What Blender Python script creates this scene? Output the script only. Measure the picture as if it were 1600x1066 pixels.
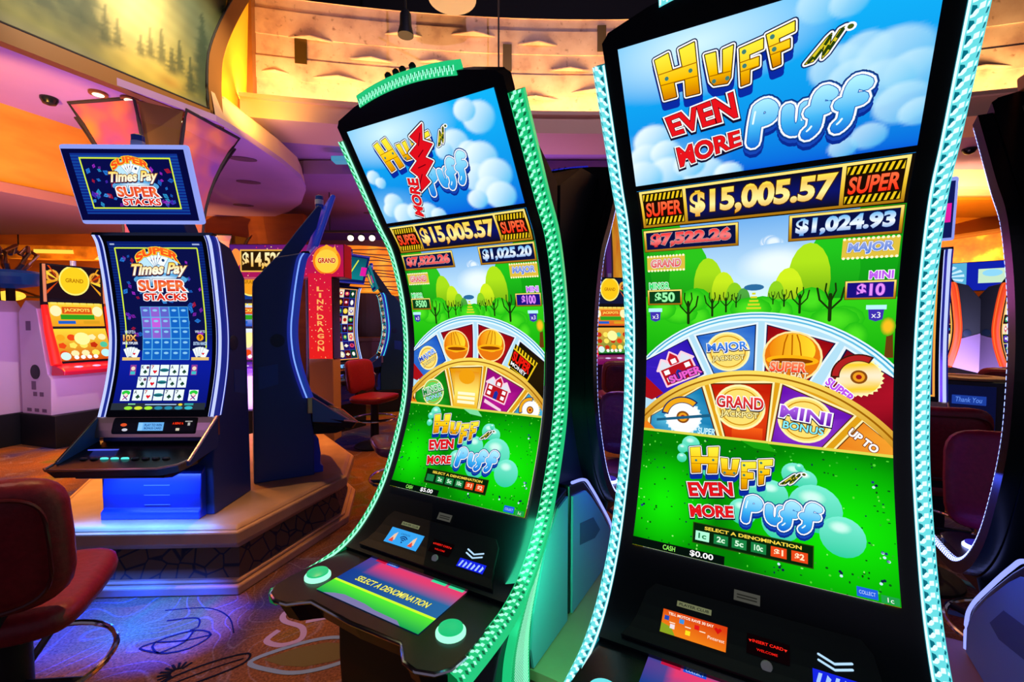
import bpy, math, random
from mathutils import Vector, Matrix
from mathutils.geometry import tessellate_polygon
random.seed(7)
R = math.radians
PI = math.pi
SC = bpy.context.scene
COL = SC.collection
for o in list(bpy.data.objects):
    bpy.data.objects.remove(o)

# ------------------------------------------------------------------ camera, sky, exposure
EYE = 1.45
cam = bpy.data.cameras.new('camera')
cam.sensor_width = 36.0
cam.lens = 16.06
cam.clip_start = 0.02
camo = bpy.data.objects.new('camera', cam)
COL.objects.link(camo)
camo.location = (0, 0, EYE)
camo.rotation_euler = (R(90 - 2.24), 0, 0)
SC.camera = camo
SC.view_settings.view_transform = 'Standard'
SC.view_settings.look = 'None'
SC.view_settings.gamma = 1.0
SC.view_settings.exposure = 0.0
SC.view_settings.use_curve_mapping = False
W = bpy.data.worlds.new('world')
SC.world = W
W.use_nodes = True
W.node_tree.nodes['Background'].inputs['Color'].default_value = (0.42, 0.36, 0.52, 1)
W.node_tree.nodes['Background'].inputs['Strength'].default_value = 0.27


def lin(c):
    if isinstance(c, str):
        c = tuple(int(c[i:i + 2], 16) for i in (0, 2, 4))
    if max(c) <= 1.0:
        return tuple(c[:3])
    r = []
    for v in c[:3]:
        v = v / 255.0
        r.append(v / 12.92 if v <= 0.04045 else ((v + 0.055) / 1.055) ** 2.4)
    return tuple(r)


def lamp(name, kind, loc, target, color, power, size=0.3, size_y=None, spot=80, blend=0.6):
    l = bpy.data.lights.new(name, kind)
    l.color = color
    l.energy = power
    if kind == 'AREA':
        l.size = size
        if size_y:
            l.shape = 'RECTANGLE'
            l.size_y = size_y
    else:
        l.shadow_soft_size = size
    if kind == 'SPOT':
        l.spot_size = R(spot)
        l.spot_blend = blend
    o = bpy.data.objects.new(name, l)
    COL.objects.link(o)
    o.location = loc
    d = Vector(target) - Vector(loc)
    o.rotation_euler = d.to_track_quat('-Z', 'Y').to_euler()
    return o


AMBER = (1.0, 0.55, 0.12)
WARM = (1.0, 0.62, 0.3)
ORANGE = (1.0, 0.36, 0.05)
VIOLET = (0.62, 0.3, 1.0)
# cove lamps hidden behind the ledge of the stone wall
ARC_C, ARC_R = Vector((1.2, -14.0)), 21.0
for i in range(8):
    a = R(-12.5 + i * 3.9)
    px, py = ARC_C.x + math.sin(a) * (ARC_R - 0.42), ARC_C.y + math.cos(a) * (ARC_R - 0.42)
    tx, ty = ARC_C.x + math.sin(a) * ARC_R, ARC_C.y + math.cos(a) * ARC_R
    lamp('cove_lamp', 'AREA', (px, py, 4.40), (tx, ty, 5.6), (1.0, 0.6, 0.22), 30, 1.2, 0.12)
# ceiling spots over the carpet
for (x, y, z, tx, ty, c, p, s) in (
        (-5.0, 5.2, 2.7, -4.2, 4.4, ORANGE, 700, 90), (-3.6, 4.2, 3.6, -3.3, 4.0, ORANGE, 420, 70),
        (-0.9, 5.0, 3.8, -0.9, 5.4, ORANGE, 560, 80), (-0.4, 8.4, 3.8, -0.4, 8.4, ORANGE, 520, 90),
        (-1.7, 3.3, 3.9, -1.65, 3.1, WARM, 130, 44), (-1.0, 2.2, 4.2, -0.95, 1.92, (1.0, .5, .2), 420, 36),
        (-1.9, 1.0, 4.2, -1.45, 1.45, (1.0, .5, .4), 120, 36), (1.5, 4.6, 3.8, 1.8, 4.0, WARM, 150, 80),
        (4.6, 4.6, 3.7, 4.2, 4.4, WARM, 200, 80)):
    lamp('ceiling_spot', 'SPOT', (x, y, z), (tx, ty, 0), c, p, 0.0, spot=s, blend=0.8)
# added lamps without fixtures: violet wash over the ceilings, warm wash over the walls
lamp('ceiling_wash', 'AREA', (-3.4, 4.6, 0.9), (-4.0, 6.2, 3.6), (0.66, 0.36, 1.0), 85, 2.0)
lamp('ceiling_wash', 'AREA', (-0.2, 8.6, 0.9), (-1.0, 10.0, 4), (0.66, 0.3, 1.0), 150, 2.5)
lamp('ceiling_wash', 'AREA', (5.0, 5.6, 0.9), (6.0, 7.6, 4), (0.85, 0.5, 0.8), 60, 1.5)
lamp('wall_wash', 'SPOT', (-3.9, 2.6, 2.3), (-5.1, 5.2, 3.3), (1.0, 0.5, 0.08), 420, 0.0, spot=64, blend=0.5)
lamp('wall_wash', 'SPOT', (-6.6, 7.0, 0.9), (-7.6, 9.5, 2.2), (1, .45, .1), 760, 0.0, spot=110)
lamp('wall_wash', 'SPOT', (-2.8, 9.9, 0.6), (-2.8, 13.4, 2.6), (1, 0.5, 0.2), 420, 0.0, spot=100)
lamp('wall_wash', 'SPOT', (6.9, 6.9, 2.5), (7.8, 9.5, 3.2), AMBER, 460, 0.0, spot=100)
lamp('wall_wash', 'SPOT', (2.4, 7.6, 1.2), (2.1, 8.6, 3.2), AMBER, 120, 0.0, spot=70)
lamp('niche_lamp', 'AREA', (-2.9, 5.5, 3.95), (-3.6, 5.9, 4.6), (1.0, 0.6, 0.1), 14, 0.3)
# added violet and magenta fill for the stools and the far left machine
lamp('added_fill', 'AREA', (-3.2, 0.4, 1.5), (-1.5, 1.4, 0.8), (0.5, 0.25, 1.0), 3, 0.8)
lamp('added_fill', 'AREA', (-4.6, 3.6, 1.4), (-5.6, 5.6, 1.0), (0.75, 0.4, 0.9), 13, 1.0)
lamp('added_fill', 'AREA', (1.55, 2.9, 1.7), (1.9, 1.75, 0.85), (0.75, 0.1, 0.6), 4, 0.4)
lamp('added_fill', 'AREA', (0.5, 3.6, 1.7), (0.7, 2.7, 0.85), (0.4, 0.15, 0.9), 6, 0.6)
lamp('wall_fill', 'SPOT', (1.2, 1.2, 7.2), (1.2, 7.0, 5.5), (0.8, 0.62, 1.0), 420, 0.0, spot=88, blend=.6)  # added violet spot brightening the upper stone wall, no fixture there

# ------------------------------------------------------------------ materials
MATS = {}


def mat(name, color=(0.5, 0.5, 0.5), rough=0.5, metal=0.0, emit=None, strength=0.0, coat=0.0, spec=None, alpha=None, transmission=0.0):
    if name in MATS:
        return MATS[name]
    m = bpy.data.materials.new(name)
    m.use_nodes = True
    b = m.node_tree.nodes['Principled BSDF']
    b.inputs['Base Color'].default_value = (*color, 1)
    b.inputs['Roughness'].default_value = rough
    b.inputs['Metallic'].default_value = metal
    if emit:
        b.inputs['Emission Color'].default_value = (*emit, 1)
        b.inputs['Emission Strength'].default_value = strength
    if coat:
        b.inputs['Coat Weight'].default_value = coat
    if spec is not None:
        b.inputs['Specular IOR Level'].default_value = spec
    if transmission:
        b.inputs['Transmission Weight'].default_value = transmission
    MATS[name] = m
    return m


def nodes_of(m):
    nt = m.node_tree
    return nt, nt.nodes, nt.links, nt.nodes['Principled BSDF']


def noisy(name, c1, c2, scale=8, rough=0.6, bump=0.0, detail=4, stops=None, coords='Object', stretch=(1, 1, 1), metal=0, coat=0):
    """a procedural paint, stone or leather with a mottled colour"""
    if name in MATS:
        return MATS[name]
    m = mat(name, c1, rough, metal, coat=coat)
    nt, N, L, b = nodes_of(m)
    tc = N.new('ShaderNodeTexCoord')
    mp = N.new('ShaderNodeMapping')
    mp.inputs['Scale'].default_value = stretch
    nz = N.new('ShaderNodeTexNoise')
    nz.inputs['Scale'].default_value = scale
    nz.inputs['Detail'].default_value = detail
    rp = N.new('ShaderNodeValToRGB')
    st = stops or [(0.3, c1), (0.7, c2)]
    while len(rp.color_ramp.elements) < len(st):
        rp.color_ramp.elements.new(0.5)
    for e, (p, c) in zip(rp.color_ramp.elements, st):
        e.position = p
        e.color = (*c, 1)
    L.new(tc.outputs[coords], mp.inputs[0])
    L.new(mp.outputs[0], nz.inputs['Vector'])
    L.new(nz.outputs[0], rp.inputs[0])
    L.new(rp.outputs[0], b.inputs['Base Color'])
    if bump:
        bp = N.new('ShaderNodeBump')
        bp.inputs['Strength'].default_value = bump
        bp.inputs['Distance'].default_value = 0.02
        L.new(nz.outputs[0], bp.inputs['Height'])
        L.new(bp.outputs[0], b.inputs['Normal'])
    return m


BLACK = mat('black_gloss', (0.006, 0.009, 0.013), 0.26, spec=.4)
SATIN = mat('black_satin', (0.007, 0.010, 0.012), 0.5, spec=.3)
DARK = mat('dark_panel', (0.02, 0.035, 0.05), 0.35)
CHROME = mat('chrome', (0.75, 0.75, 0.78), 0.12, 1.0)
COPPER = mat('satin_copper', (0.62, 0.42, 0.3), 0.28, 1.0)
NAVY = mat('navy_lacquer', (0.010, 0.045, 0.21), 0.45)
BLUEPAINT = mat('blue_lacquer', (0.01, 0.05, 0.55), 0.3, coat=0.3)
TEALPANEL = mat('teal_grey_panel', (0.14, 0.30, 0.36), 0.45)
PINKWHITE = mat('pale_cabinet', (0.62, 0.5, 0.62), 0.5)
LEATHER = noisy('red_leather', (0.17, 0.004, 0.014), (0.23, 0.006, 0.02), 60, 0.42, 0.1)
LEATHER2 = mat('red_leather_piping', (0.09, 0.006, 0.01), 0.35)
PLUMLEATHER = noisy('plum_leather', (0.10, 0.015, 0.05), (0.14, 0.02, 0.07), 60, 0.36, 0.1, coat=0.2)


def glow(name, color, strength):
    return mat('glow_' + name, (0, 0, 0), 0.4, emit=color, strength=strength)


def art_material():
    if 'display_picture' in MATS:
        return MATS['display_picture']
    m = bpy.data.materials.new('display_picture')
    m.use_nodes = True
    nt = m.node_tree
    nt.nodes.clear()
    out = nt.nodes.new('ShaderNodeOutputMaterial')
    em = nt.nodes.new('ShaderNodeEmission')
    at = nt.nodes.new('ShaderNodeAttribute')
    at.attribute_name = 'picture'
    em.inputs['Strength'].default_value = 1.05
    nt.links.new(at.outputs['Color'], em.inputs['Color'])
    nt.links.new(em.outputs[0], out.inputs[0])
    MATS['display_picture'] = m
    return m


# ------------------------------------------------------------------ mesh builder
class MB:
    def __init__(s):
        s.v, s.f, s.m = [], [], []

    def add(s, verts, faces, mi=0):
        k = len(s.v)
        s.v += [tuple(p) for p in verts]
        for f in faces:
            s.f.append([k + i for i in f])
            s.m.append(mi)

    def box(s, c, size, mi=0, rot=None):
        hx, hy, hz = size[0] / 2, size[1] / 2, size[2] / 2
        P = [Vector((x, y, z)) for x in (-hx, hx) for y in (-hy, hy) for z in (-hz, hz)]
        if rot is not None:
            P = [rot @ p for p in P]
        P = [p + Vector(c) for p in P]
        s.add(P, [(0, 1, 3, 2), (4, 6, 7, 5), (0, 4, 5, 1), (2, 3, 7, 6), (0, 2, 6, 4), (1, 5, 7, 3)], mi)
        return s

    def prism(s, poly, x0, x1, mi=0):
        """poly of (y, z) pushed along x"""
        n = len(poly)
        P = [(x0, y, z) for y, z in poly] + [(x1, y, z) for y, z in poly]
        s.add(P, [list(range(n))[::-1], list(range(n, 2 * n))] + [(i, (i + 1) % n, n + (i + 1) % n, n + i) for i in range(n)], mi)
        return s

    def slab(s, poly, z0, z1, mi=0, top=None):
        """poly of (x, y) pushed along z"""
        n = len(poly)
        tp = top or poly
        P = [(x, y, z0) for x, y in poly] + [(x, y, z1) for x, y in tp]
        s.add(P, [list(range(n))[::-1], list(range(n, 2 * n))] + [(i, (i + 1) % n, n + (i + 1) % n, n + i) for i in range(n)], mi)
        return s

    def tube(s, path, r, n=10, mi=0, closed=False):
        path = [Vector(p) for p in path]
        rings = []
        up = Vector((0, 0, 1))
        k = len(path)
        rr = r if isinstance(r, (list, tuple)) else [r] * k
        for i, p in enumerate(path):
            a = path[(i - 1) % k] if (closed or i) else path[0]
            b = path[(i + 1) % k] if (closed or i < k - 1) else path[-1]
            t = (b - a).normalized()
            u = t.cross(up)
            if u.length < 1e-3:
                u = t.cross(Vector((0, 1, 0)))
            u.normalize()
            w = u.cross(t)
            rings.append([p + (u * math.cos(q * 2 * PI / n) + w * math.sin(q * 2 * PI / n)) * rr[i] for q in range(n)])
        V = [q for ring in rings for q in ring]
        F = []
        for i in range(k if closed else k - 1):
            j = (i + 1) % k
            for q in range(n):
                F.append((i * n + q, i * n + (q + 1) % n, j * n + (q + 1) % n, j * n + q))
        if not closed:
            F += [list(range(n))[::-1], list(range((k - 1) * n, k * n))]
        s.add(V, F, mi)
        return s

    def lathe(s, prof, c=(0, 0, 0), n=24, mi=0, sx=1, sy=1):
        """prof of (r, z) turned about z"""
        V, F = [], []
        for r, z in prof:
            V += [(c[0] + sx * r * math.cos(q * 2 * PI / n), c[1] + sy * r * math.sin(q * 2 * PI / n), c[2] + z) for q in range(n)]
        for i in range(len(prof) - 1):
            for q in range(n):
                F.append((i * n + q, i * n + (q + 1) % n, (i + 1) * n + (q + 1) % n, (i + 1) * n + q))
        F += [list(range(n))[::-1], list(range((len(prof) - 1) * n, len(prof) * n))]
        s.add(V, F, mi)
        return s

    def ball(s, c, r, n=12, mi=0, sc=(1, 1, 1)):
        prof = [(max(1e-4, r * math.sin(PI * i / n)), -r * math.cos(PI * i / n)) for i in range(n + 1)]
        V0 = len(s.v)
        s.lathe(prof, (0, 0, 0), n * 2, mi)
        for i in range(V0, len(s.v)):
            p = s.v[i]
            s.v[i] = (c[0] + p[0] * sc[0], c[1] + p[1] * sc[1], c[2] + p[2] * sc[2])
        return s

    def build(s, name, mats, parent=None, smooth=False, bevel=0.0, seg=2):
        me = bpy.data.meshes.new(name)
        me.from_pydata(s.v, [], s.f)
        for m in (mats if isinstance(mats, (list, tuple)) else [mats]):
            me.materials.append(m)
        me.polygons.foreach_set('material_index', s.m)
        if smooth:
            me.polygons.foreach_set('use_smooth', [True] * len(s.f))
        me.validate()
        me.update()
        o = bpy.data.objects.new(name, me)
        COL.objects.link(o)
        if parent:
            o.parent = parent
        if bevel:
            b = o.modifiers.new('bevel', 'BEVEL')
            b.width = bevel
            b.segments = seg
            b.limit_method = 'ANGLE'
            b.angle_limit = R(35)
        if smooth:
            try:
                me.set_sharp_from_angle(angle=R(40))
            except Exception:
                pass
        return o


def thing(name, label, cat, loc=(0, 0, 0), rz=0.0, group=None):
    o = bpy.data.objects.new(name, None)
    o.empty_display_size = 0.2
    COL.objects.link(o)
    o.location = loc
    o.rotation_euler = (0, 0, rz)
    return tag(o, label, cat, group)


def tag(o, label, cat, group=None):
    o['label'] = label
    o['category'] = cat
    if group:
        o['group'] = group
    return o


def struct(o):
    o['kind'] = 'structure'
    return o


def copy_tree(o, parent=None):
    c = o.copy()
    COL.objects.link(c)
    if parent:
        c.parent = parent
    for ch in list(o.children):
        copy_tree(ch, c)
    return c


# ------------------------------------------------------------------ display pictures
def smooth_line(P, n=12):
    out = []
    for i in range(len(P) - 1):
        p0, p1, p2, p3 = P[max(i - 1, 0)], P[i], P[i + 1], P[min(i + 2, len(P) - 1)]
        for k in range(n):
            t = k / n
            out.append(tuple(.5 * (2 * p1[j] + (-p0[j] + p2[j]) * t + (2 * p0[j] - 5 * p1[j] + 4 * p2[j] - p3[j]) * t * t + (-p0[j] + 3 * p1[j] - 3 * p2[j] + p3[j]) * t ** 3) for j in (0, 1)))
    out.append(tuple(P[-1]))
    return out


def mix(a, b, t):
    t = max(0.0, min(1.0, t))
    return tuple(x + (y - x) * t for x, y in zip(a, b))


def vgrad(y0, c0, y1, c1, *more):
    st = [(y0, lin(c0)), (y1, lin(c1))] + [(more[i], lin(more[i + 1])) for i in range(0, len(more), 2)]

    def f(x, y):
        if y <= st[0][0]:
            return st[0][1]
        for (a, ca), (b, cb) in zip(st, st[1:]):
            if y <= b:
                return mix(ca, cb, (y - a) / (b - a + 1e-9))
        return st[-1][1]
    return f


TEXTS = {}


def glyphs(body, bold, shear):
    key = (body, round(bold, 4), round(shear, 3))
    if key in TEXTS:
        return TEXTS[key]
    fc = bpy.data.curves.new('lettering', 'FONT')
    fc.body = body
    fc.offset = bold
    fc.shear = shear
    fc.resolution_u = 4
    ob = bpy.data.objects.new('lettering', fc)
    me = ob.to_mesh()
    V = [(v.co.x, v.co.y) for v in me.vertices]
    F = [[V[i] for i in p.vertices] for p in me.polygons]
    ob.to_mesh_clear()
    bpy.data.objects.remove(ob)
    bpy.data.curves.remove(fc)
    TEXTS[key] = F
    return F


class Art:
    EPS = 4.0e-5

    def __init__(s, x0, x1, y0, y1):
        s.b = (x0, x1, y0, y1)
        s.items = []
        s.layer = 0

    def up(s):
        s.layer += 1

    def convex(s, pts, c):
        s.items.append((pts, c, s.layer))

    def poly(s, pts, c):
        s.up()
        s._poly(pts, c if callable(c) else lin(c))
        return s

    def _poly(s, pts, c):
        if len(pts) <= 3:
            s.convex(pts, c)
            return
        for t in tessellate_polygon([[Vector((p[0], p[1], 0)) for p in pts]]):
            s.convex([pts[i] for i in t], c)

    def rect(s, x0, y0, x1, y1, c):
        s.up()
        s.convex([(x0, y0), (x1, y0), (x1, y1), (x0, y1)], c if callable(c) else lin(c))
        return s

    def field(s, x0, y0, x1, y1, fn, nx=16, ny=1):
        s.up()
        for i in range(nx):
            for j in range(ny):
                a, b = x0 + (x1 - x0) * i / nx, x0 + (x1 - x0) * (i + 1) / nx
                p, q = y0 + (y1 - y0) * j / ny, y0 + (y1 - y0) * (j + 1) / ny
                s.convex([(a, p), (b, p), (b, q), (a, q)], fn)
        return s

    def frame(s, x0, y0, x1, y1, w, c):
        s.rect(x0, y0, x1, y0 + w, c)
        s.layer -= 1
        s.rect(x0, y1 - w, x1, y1, c)
        s.layer -= 1
        s.rect(x0, y0, x0 + w, y1, c)
        s.layer -= 1
        s.rect(x1 - w, y0, x1, y1, c)

    def disc(s, x, y, rx, ry, c, n=24, a0=0, a1=2 * PI, rot=0):
        s.up()
        c = c if callable(c) else lin(c)
        cr, sr = math.cos(rot), math.sin(rot)
        P = []
        for i in range(n + (0 if a1 - a0 >= 2 * PI - 1e-6 else 1)):
            a = a0 + (a1 - a0) * i / n
            u, v = rx * math.cos(a), ry * math.sin(a)
            P.append((x + u * cr - v * sr, y + u * sr + v * cr))
        s.convex(P, c)
        return s

    def soft(s, x, y, rx, ry, c, bg, inner=0.35, n=20):
        """a blob that fades into what lies behind it"""
        s.up()
        c = c if callable(c) else lin(c)
        fc = c if callable(c) else (lambda *_: c)
        rr = [inner, inner + (1 - inner) * .35, inner + (1 - inner) * .7, 1.0]
        ww = [1.0, .72, .28, 0.0]
        s.convex([(x + rx * inner * math.cos(i * 2 * PI / n), y + ry * inner * math.sin(i * 2 * PI / n)) for i in range(n)], fc)
        for k in range(3):
            def f(px, py, k=k):
                q = math.hypot((px - x) / rx, (py - y) / ry)
                t = (q - rr[k]) / (rr[k + 1] - rr[k])
                wgt = ww[k] + (ww[k + 1] - ww[k]) * max(0, min(1, t))
                return mix(bg(px, py), fc(px, py), wgt)
            for i in range(n):
                a, b = i * 2 * PI / n, (i + 1) * 2 * PI / n
                s.convex([(x + rx * q * math.cos(t), y + ry * q * math.sin(t)) for q, t in ((rr[k], a), (rr[k + 1], a), (rr[k + 1], b), (rr[k], b))], f)
        return s

    def ring(s, x, y, r0, r1, c, a0=0, a1=2 * PI, n=60, ky=1.0):
        s.up()
        c = c if callable(c) else lin(c)
        for i in range(n):
            a, b = a0 + (a1 - a0) * i / n, a0 + (a1 - a0) * (i + 1) / n
            s.convex([(x + q * math.cos(t), y + ky * q * math.sin(t)) for q, t in ((r0, a), (r1, a), (r1, b), (r0, b))], c)
        return s

    def stroke(s, pts, w, c, closed=False, cap=True, shift=(0, 0)):
        s.up()
        c = c if callable(c) else lin(c)
        pts = [(p[0] + shift[0], p[1] + shift[1]) for p in pts]
        k = len(pts)
        for i in range(k if closed else k - 1):
            a, b = Vector(pts[i]), Vector(pts[(i + 1) % k])
            d = b - a
            if d.length < 1e-7:
                continue
            q = Vector((-d.y, d.x)).normalized() * w / 2
            s.convex([tuple(a - q), tuple(b - q), tuple(b + q), tuple(a + q)], c)
        if cap:
            for p in pts:
                s.convex([(p[0] + w / 2 * math.cos(t * PI / 5), p[1] + w / 2 * math.sin(t * PI / 5)) for t in range(10)], c)
        return s

    def text(s, body, quad, c, bold=0.0, shear=0.0, outs=(), arch=0.0):
        """lettering stretched into quad (bottom-left, bottom-right, top-left, top-right) or a box"""
        if len(quad) == 4 and not isinstance(quad[0], (tuple, list)):
            x0, y0, x1, y1 = quad
            quad = ((x0, y0), (x1, y0), (x0, y1), (x1, y1))
        bl, br, tl, tr = [Vector(p) for p in quad]
        base = glyphs(body, bold, shear)
        xs = [p[0] for f in base for p in f]
        ys = [p[1] for f in base for p in f]
        if not xs:
            return s
        ax, bx, ay, by = min(xs), max(xs), min(ys), max(ys)

        def put(p):
            u, v = (p[0] - ax) / (bx - ax), (p[1] - ay) / (by - ay)
            q = (bl * (1 - u) + br * u) * (1 - v) + (tl * (1 - u) + tr * u) * v
            if arch:
                up = ((tl + tr) - (bl + br)) / 2
                q = q + up * (arch * (1 - (2 * u - 1) ** 2))
            return (q.x, q.y)
        for off, oc, *sh in list(outs) + [(0.0, c)]:
            s.up()
            dx, dy = sh[0] if sh else (0, 0)
            oc = oc if callable(oc) else lin(oc)
            for f in (glyphs(body, bold + off, shear) if off else base):
                P = [put(p) for p in f]
                if len(P) > 3:
                    s._poly([(p[0] + dx, p[1] + dy) for p in P], oc)
                else:
                    s.convex([(p[0] + dx, p[1] + dy) for p in P], oc)
        return s

    def build(s, name, prof, parent, lift=0.003, y0=None, mapf=None):
        """prof: list of (depth, height) with the picture's y measured along it from its first point"""
        D = [0.0]
        for (a, b), (c, d) in zip(prof, prof[1:]):
            D.append(D[-1] + math.hypot(c - a, d - b))
        off = y0 or 0.0
        D = [d + off for d in D]
        nrm = []
        for i in range(len(prof)):
            a, b = prof[max(i - 1, 0)], prof[min(i + 1, len(prof) - 1)]
            t = Vector((b[0] - a[0], b[1] - a[1])).normalized()
            nrm.append((t.y, -t.x))
        X0, X1, Y0, Y1 = s.b
        V, F, CC = [], [], []

        def cut(P, k, lim, keep_less):
            out = []
            for i in range(len(P)):
                p, q = P[i], P[(i + 1) % len(P)]
                ip = (p[k] <= lim) if keep_less else (p[k] >= lim)
                iq = (q[k] <= lim) if keep_less else (q[k] >= lim)
                if ip:
                    out.append(p)
                if ip != iq:
                    t = (lim - p[k]) / (q[k] - p[k])
                    out.append((p[0] + (q[0] - p[0]) * t, p[1] + (q[1] - p[1]) * t))
            return out
        ny = len(D)
        import bisect
        for pts, c, layer in s.items:
            P = list(pts)
            for k, lim, less in ((0, X0, False), (0, X1, True), (1, max(Y0, D[0]), False), (1, min(Y1, D[-1]), True)):
                if (min(p[k] for p in P) < lim) if not less else (max(p[k] for p in P) > lim):
                    P = cut(P, k, lim, less)
                    if len(P) < 3:
                        break
            if len(P) < 3:
                continue
            lo, hi = min(p[1] for p in P), max(p[1] for p in P)
            i0 = max(0, bisect.bisect_right(D, lo) - 1)
            while i0 < ny - 1 and D[i0] < hi - 1e-9:
                a, b = D[i0], D[i0 + 1]
                Q = P
                if lo < a:
                    Q = cut(Q, 1, a, False)
                if len(Q) >= 3 and hi > b:
                    Q = cut(Q, 1, b, True)
                if len(Q) >= 3:
                    ids = []
                    for x, y in Q:
                        t = (y - a) / (b - a)
                        l = lift + layer * s.EPS
                        d0, h0 = prof[i0][0] + nrm[i0][0] * l, prof[i0][1] + nrm[i0][1] * l
                        d1, h1 = prof[i0 + 1][0] + nrm[i0 + 1][0] * l, prof[i0 + 1][1] + nrm[i0 + 1][1] * l
                        ids.append(len(V))
                        V.append((x, -(d0 + (d1 - d0) * t), h0 + (h1 - h0) * t))
                        cc = c(x, y) if callable(c) else c
                        CC.append((cc[0], cc[1], cc[2], 1.0))
                    F.append(ids)
                i0 += 1
        me = bpy.data.meshes.new(name)
        me.from_pydata(V, [], F)
        at = me.color_attributes.new('picture', 'FLOAT_COLOR', 'POINT')
        at.data.foreach_set('color', [q for c in CC for q in c])
        me.materials.append(art_material())
        me.update()
        o = bpy.data.objects.new(name, me)
        COL.objects.link(o)
        if parent:
            o.parent = parent
        return o

# ------------------------------------------------------------------ pictures of the big curved machines
HW = 0.2675
LETTERS = {
    'H': [(0, 0), (.36, .03), (.36, .36), (.66, .36), (.63, 0), (1, .02), (.97, 1), (.62, .98), (.64, .62), (.38, .62), (.36, 1), (.02, .97)],
    'U': [(0, 1), (.06, .16), (.2, .02), (.8, 0), (.94, .14), (1, 1), (.64, .97), (.62, .32), (.4, .32), (.38, .98)],
    'F': [(0, 0), (.42, .02), (.44, .36), (.86, .38), (.84, .6), (.42, .6), (.42, .74), (1, .76), (.97, 1), (.02, .98)],
}


def inquad(q, p):
    bl, br, tl, tr = q
    u, v = p
    return tuple((bl[k] * (1 - u) + br[k] * u) * (1 - v) + (tl[k] * (1 - u) + tr[k] * u) * v for k in (0, 1))


def block_word(A, items, k=1.0):
    """yellow plank letters with white and navy rims"""
    shapes = [[inquad(q, p) for p in LETTERS[ch]] for ch, q in items]
    for dy, w, c in ((-.016 * k, .012 * k, '0a2aa0'), (-.009 * k, .013 * k, '0a2aa0'), (0, .014 * k, '101c50'), (0, .0095 * k, 'ffffff'), (0, .004 * k, '3a2400')):
        for P in shapes:
            P2 = [(x, y + dy) for x, y in P]
            A.poly(P2, c)
            A.layer -= 1
            A.stroke(P2, w, c, closed=True)
            A.layer -= 1
        A.layer += 1
    for (ch, q), P in zip(items, shapes):
        y0, y1 = q[0][1], q[2][1]
        A.poly(P, vgrad(y0, 'd07800', y0 + (y1 - y0) * .45, 'ffc400', y1, 'fff03c'))
        A.layer -= 1
    A.layer += 1
    for ch, q in items:
        for a, b in {'H': [((.0, .36), (1, .36)), ((.0, .62), (1, .62))], 'U': [((.08, .32), (.92, .32))], 'F': [((0, .38), (.84, .38)), ((.0, .62), (.8, .62))]}[ch]:
            A.stroke([inquad(q, a), inquad(q, b)], .0018 * k, 'a86400')
            A.layer -= 1
        for p in {'H': [(.2, .48), (.82, .5)], 'U': [(.22, .14), (.8, .14)], 'F': [(.2, .5), (.2, .86)]}[ch]:
            x, y = inquad(q, p)
            A.disc(x, y, .0042 * k, .0042 * k, '3f7f74', 10)
            A.layer -= 1
        A.layer += 1


PUFF = [
    [(-.010, 1.026), (-.006, 1.06), (.000, 1.090)],
    [(.000, 1.090), (.014, 1.095), (.025, 1.084), (.021, 1.070), (.006, 1.066), (-.004, 1.066)],
    [(.053, 1.077), (.053, 1.052), (.060, 1.038), (.073, 1.038), (.081, 1.050), (.083, 1.076)],
    [(.124, 1.090), (.113, 1.097), (.104, 1.086), (.101, 1.055), (.098, 1.034), (.088, 1.024)], [(.092, 1.064), (.118, 1.068)],
    [(.177, 1.096), (.164, 1.102), (.155, 1.090), (.151, 1.058), (.148, 1.038), (.138, 1.027)], [(.140, 1.068), (.172, 1.072)],
]


def bubble_word(A, fx, fy, k=1.0, deep='0848b8'):
    L = [[(fx(x, y), fy(x, y)) for x, y in smooth_line(l, 3) if True] if len(l) > 2 else [(fx(x, y), fy(x, y)) for x, y in l] for l in PUFF]
    words = [L[0:2], L[2:3], L[3:5], L[5:7]]
    ys = [p[1] for l in L for p in l]
    y0, y1 = min(ys) - .010 * k, max(ys) + .010 * k

    def lay(ls, w, c, dy=0):
        for l in ls:
            A.stroke(l, w, c, shift=(0, dy))
            A.layer -= 1
        A.layer += 1
    for dy in (-.014, -.007):
        lay(L, .039 * k, '0a2a90' if dy < -.01 else '1646b4', dy * k)
    lay(L, .040 * k, '0c2a78')
    for ls in words:
        lay(ls, .036 * k, '1c5ca8')
        lay(ls, .033 * k, 'ffffff')
        lay(ls, .0255 * k, '1460b8')
        lay(ls, .0225 * k, vgrad(y0, '0c66d8', y0 + (y1 - y0) * .4, '3cb4f4', y1, 'b4f4ff'))
        lay([[(x - .004 * k, y + .003 * k) for x, y in ls[0][-4:-1]]], .0035 * k, 'e8fcff')


def slab_text(A, body, quad, c='e8141c', k=1.0, bold=.03, shear=0):
    A.text(body, quad, c, bold, shear, [(.10, '101030', (0, -.003 * k)), (.065, 'ffffff'), (.022, '500008')])


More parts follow.
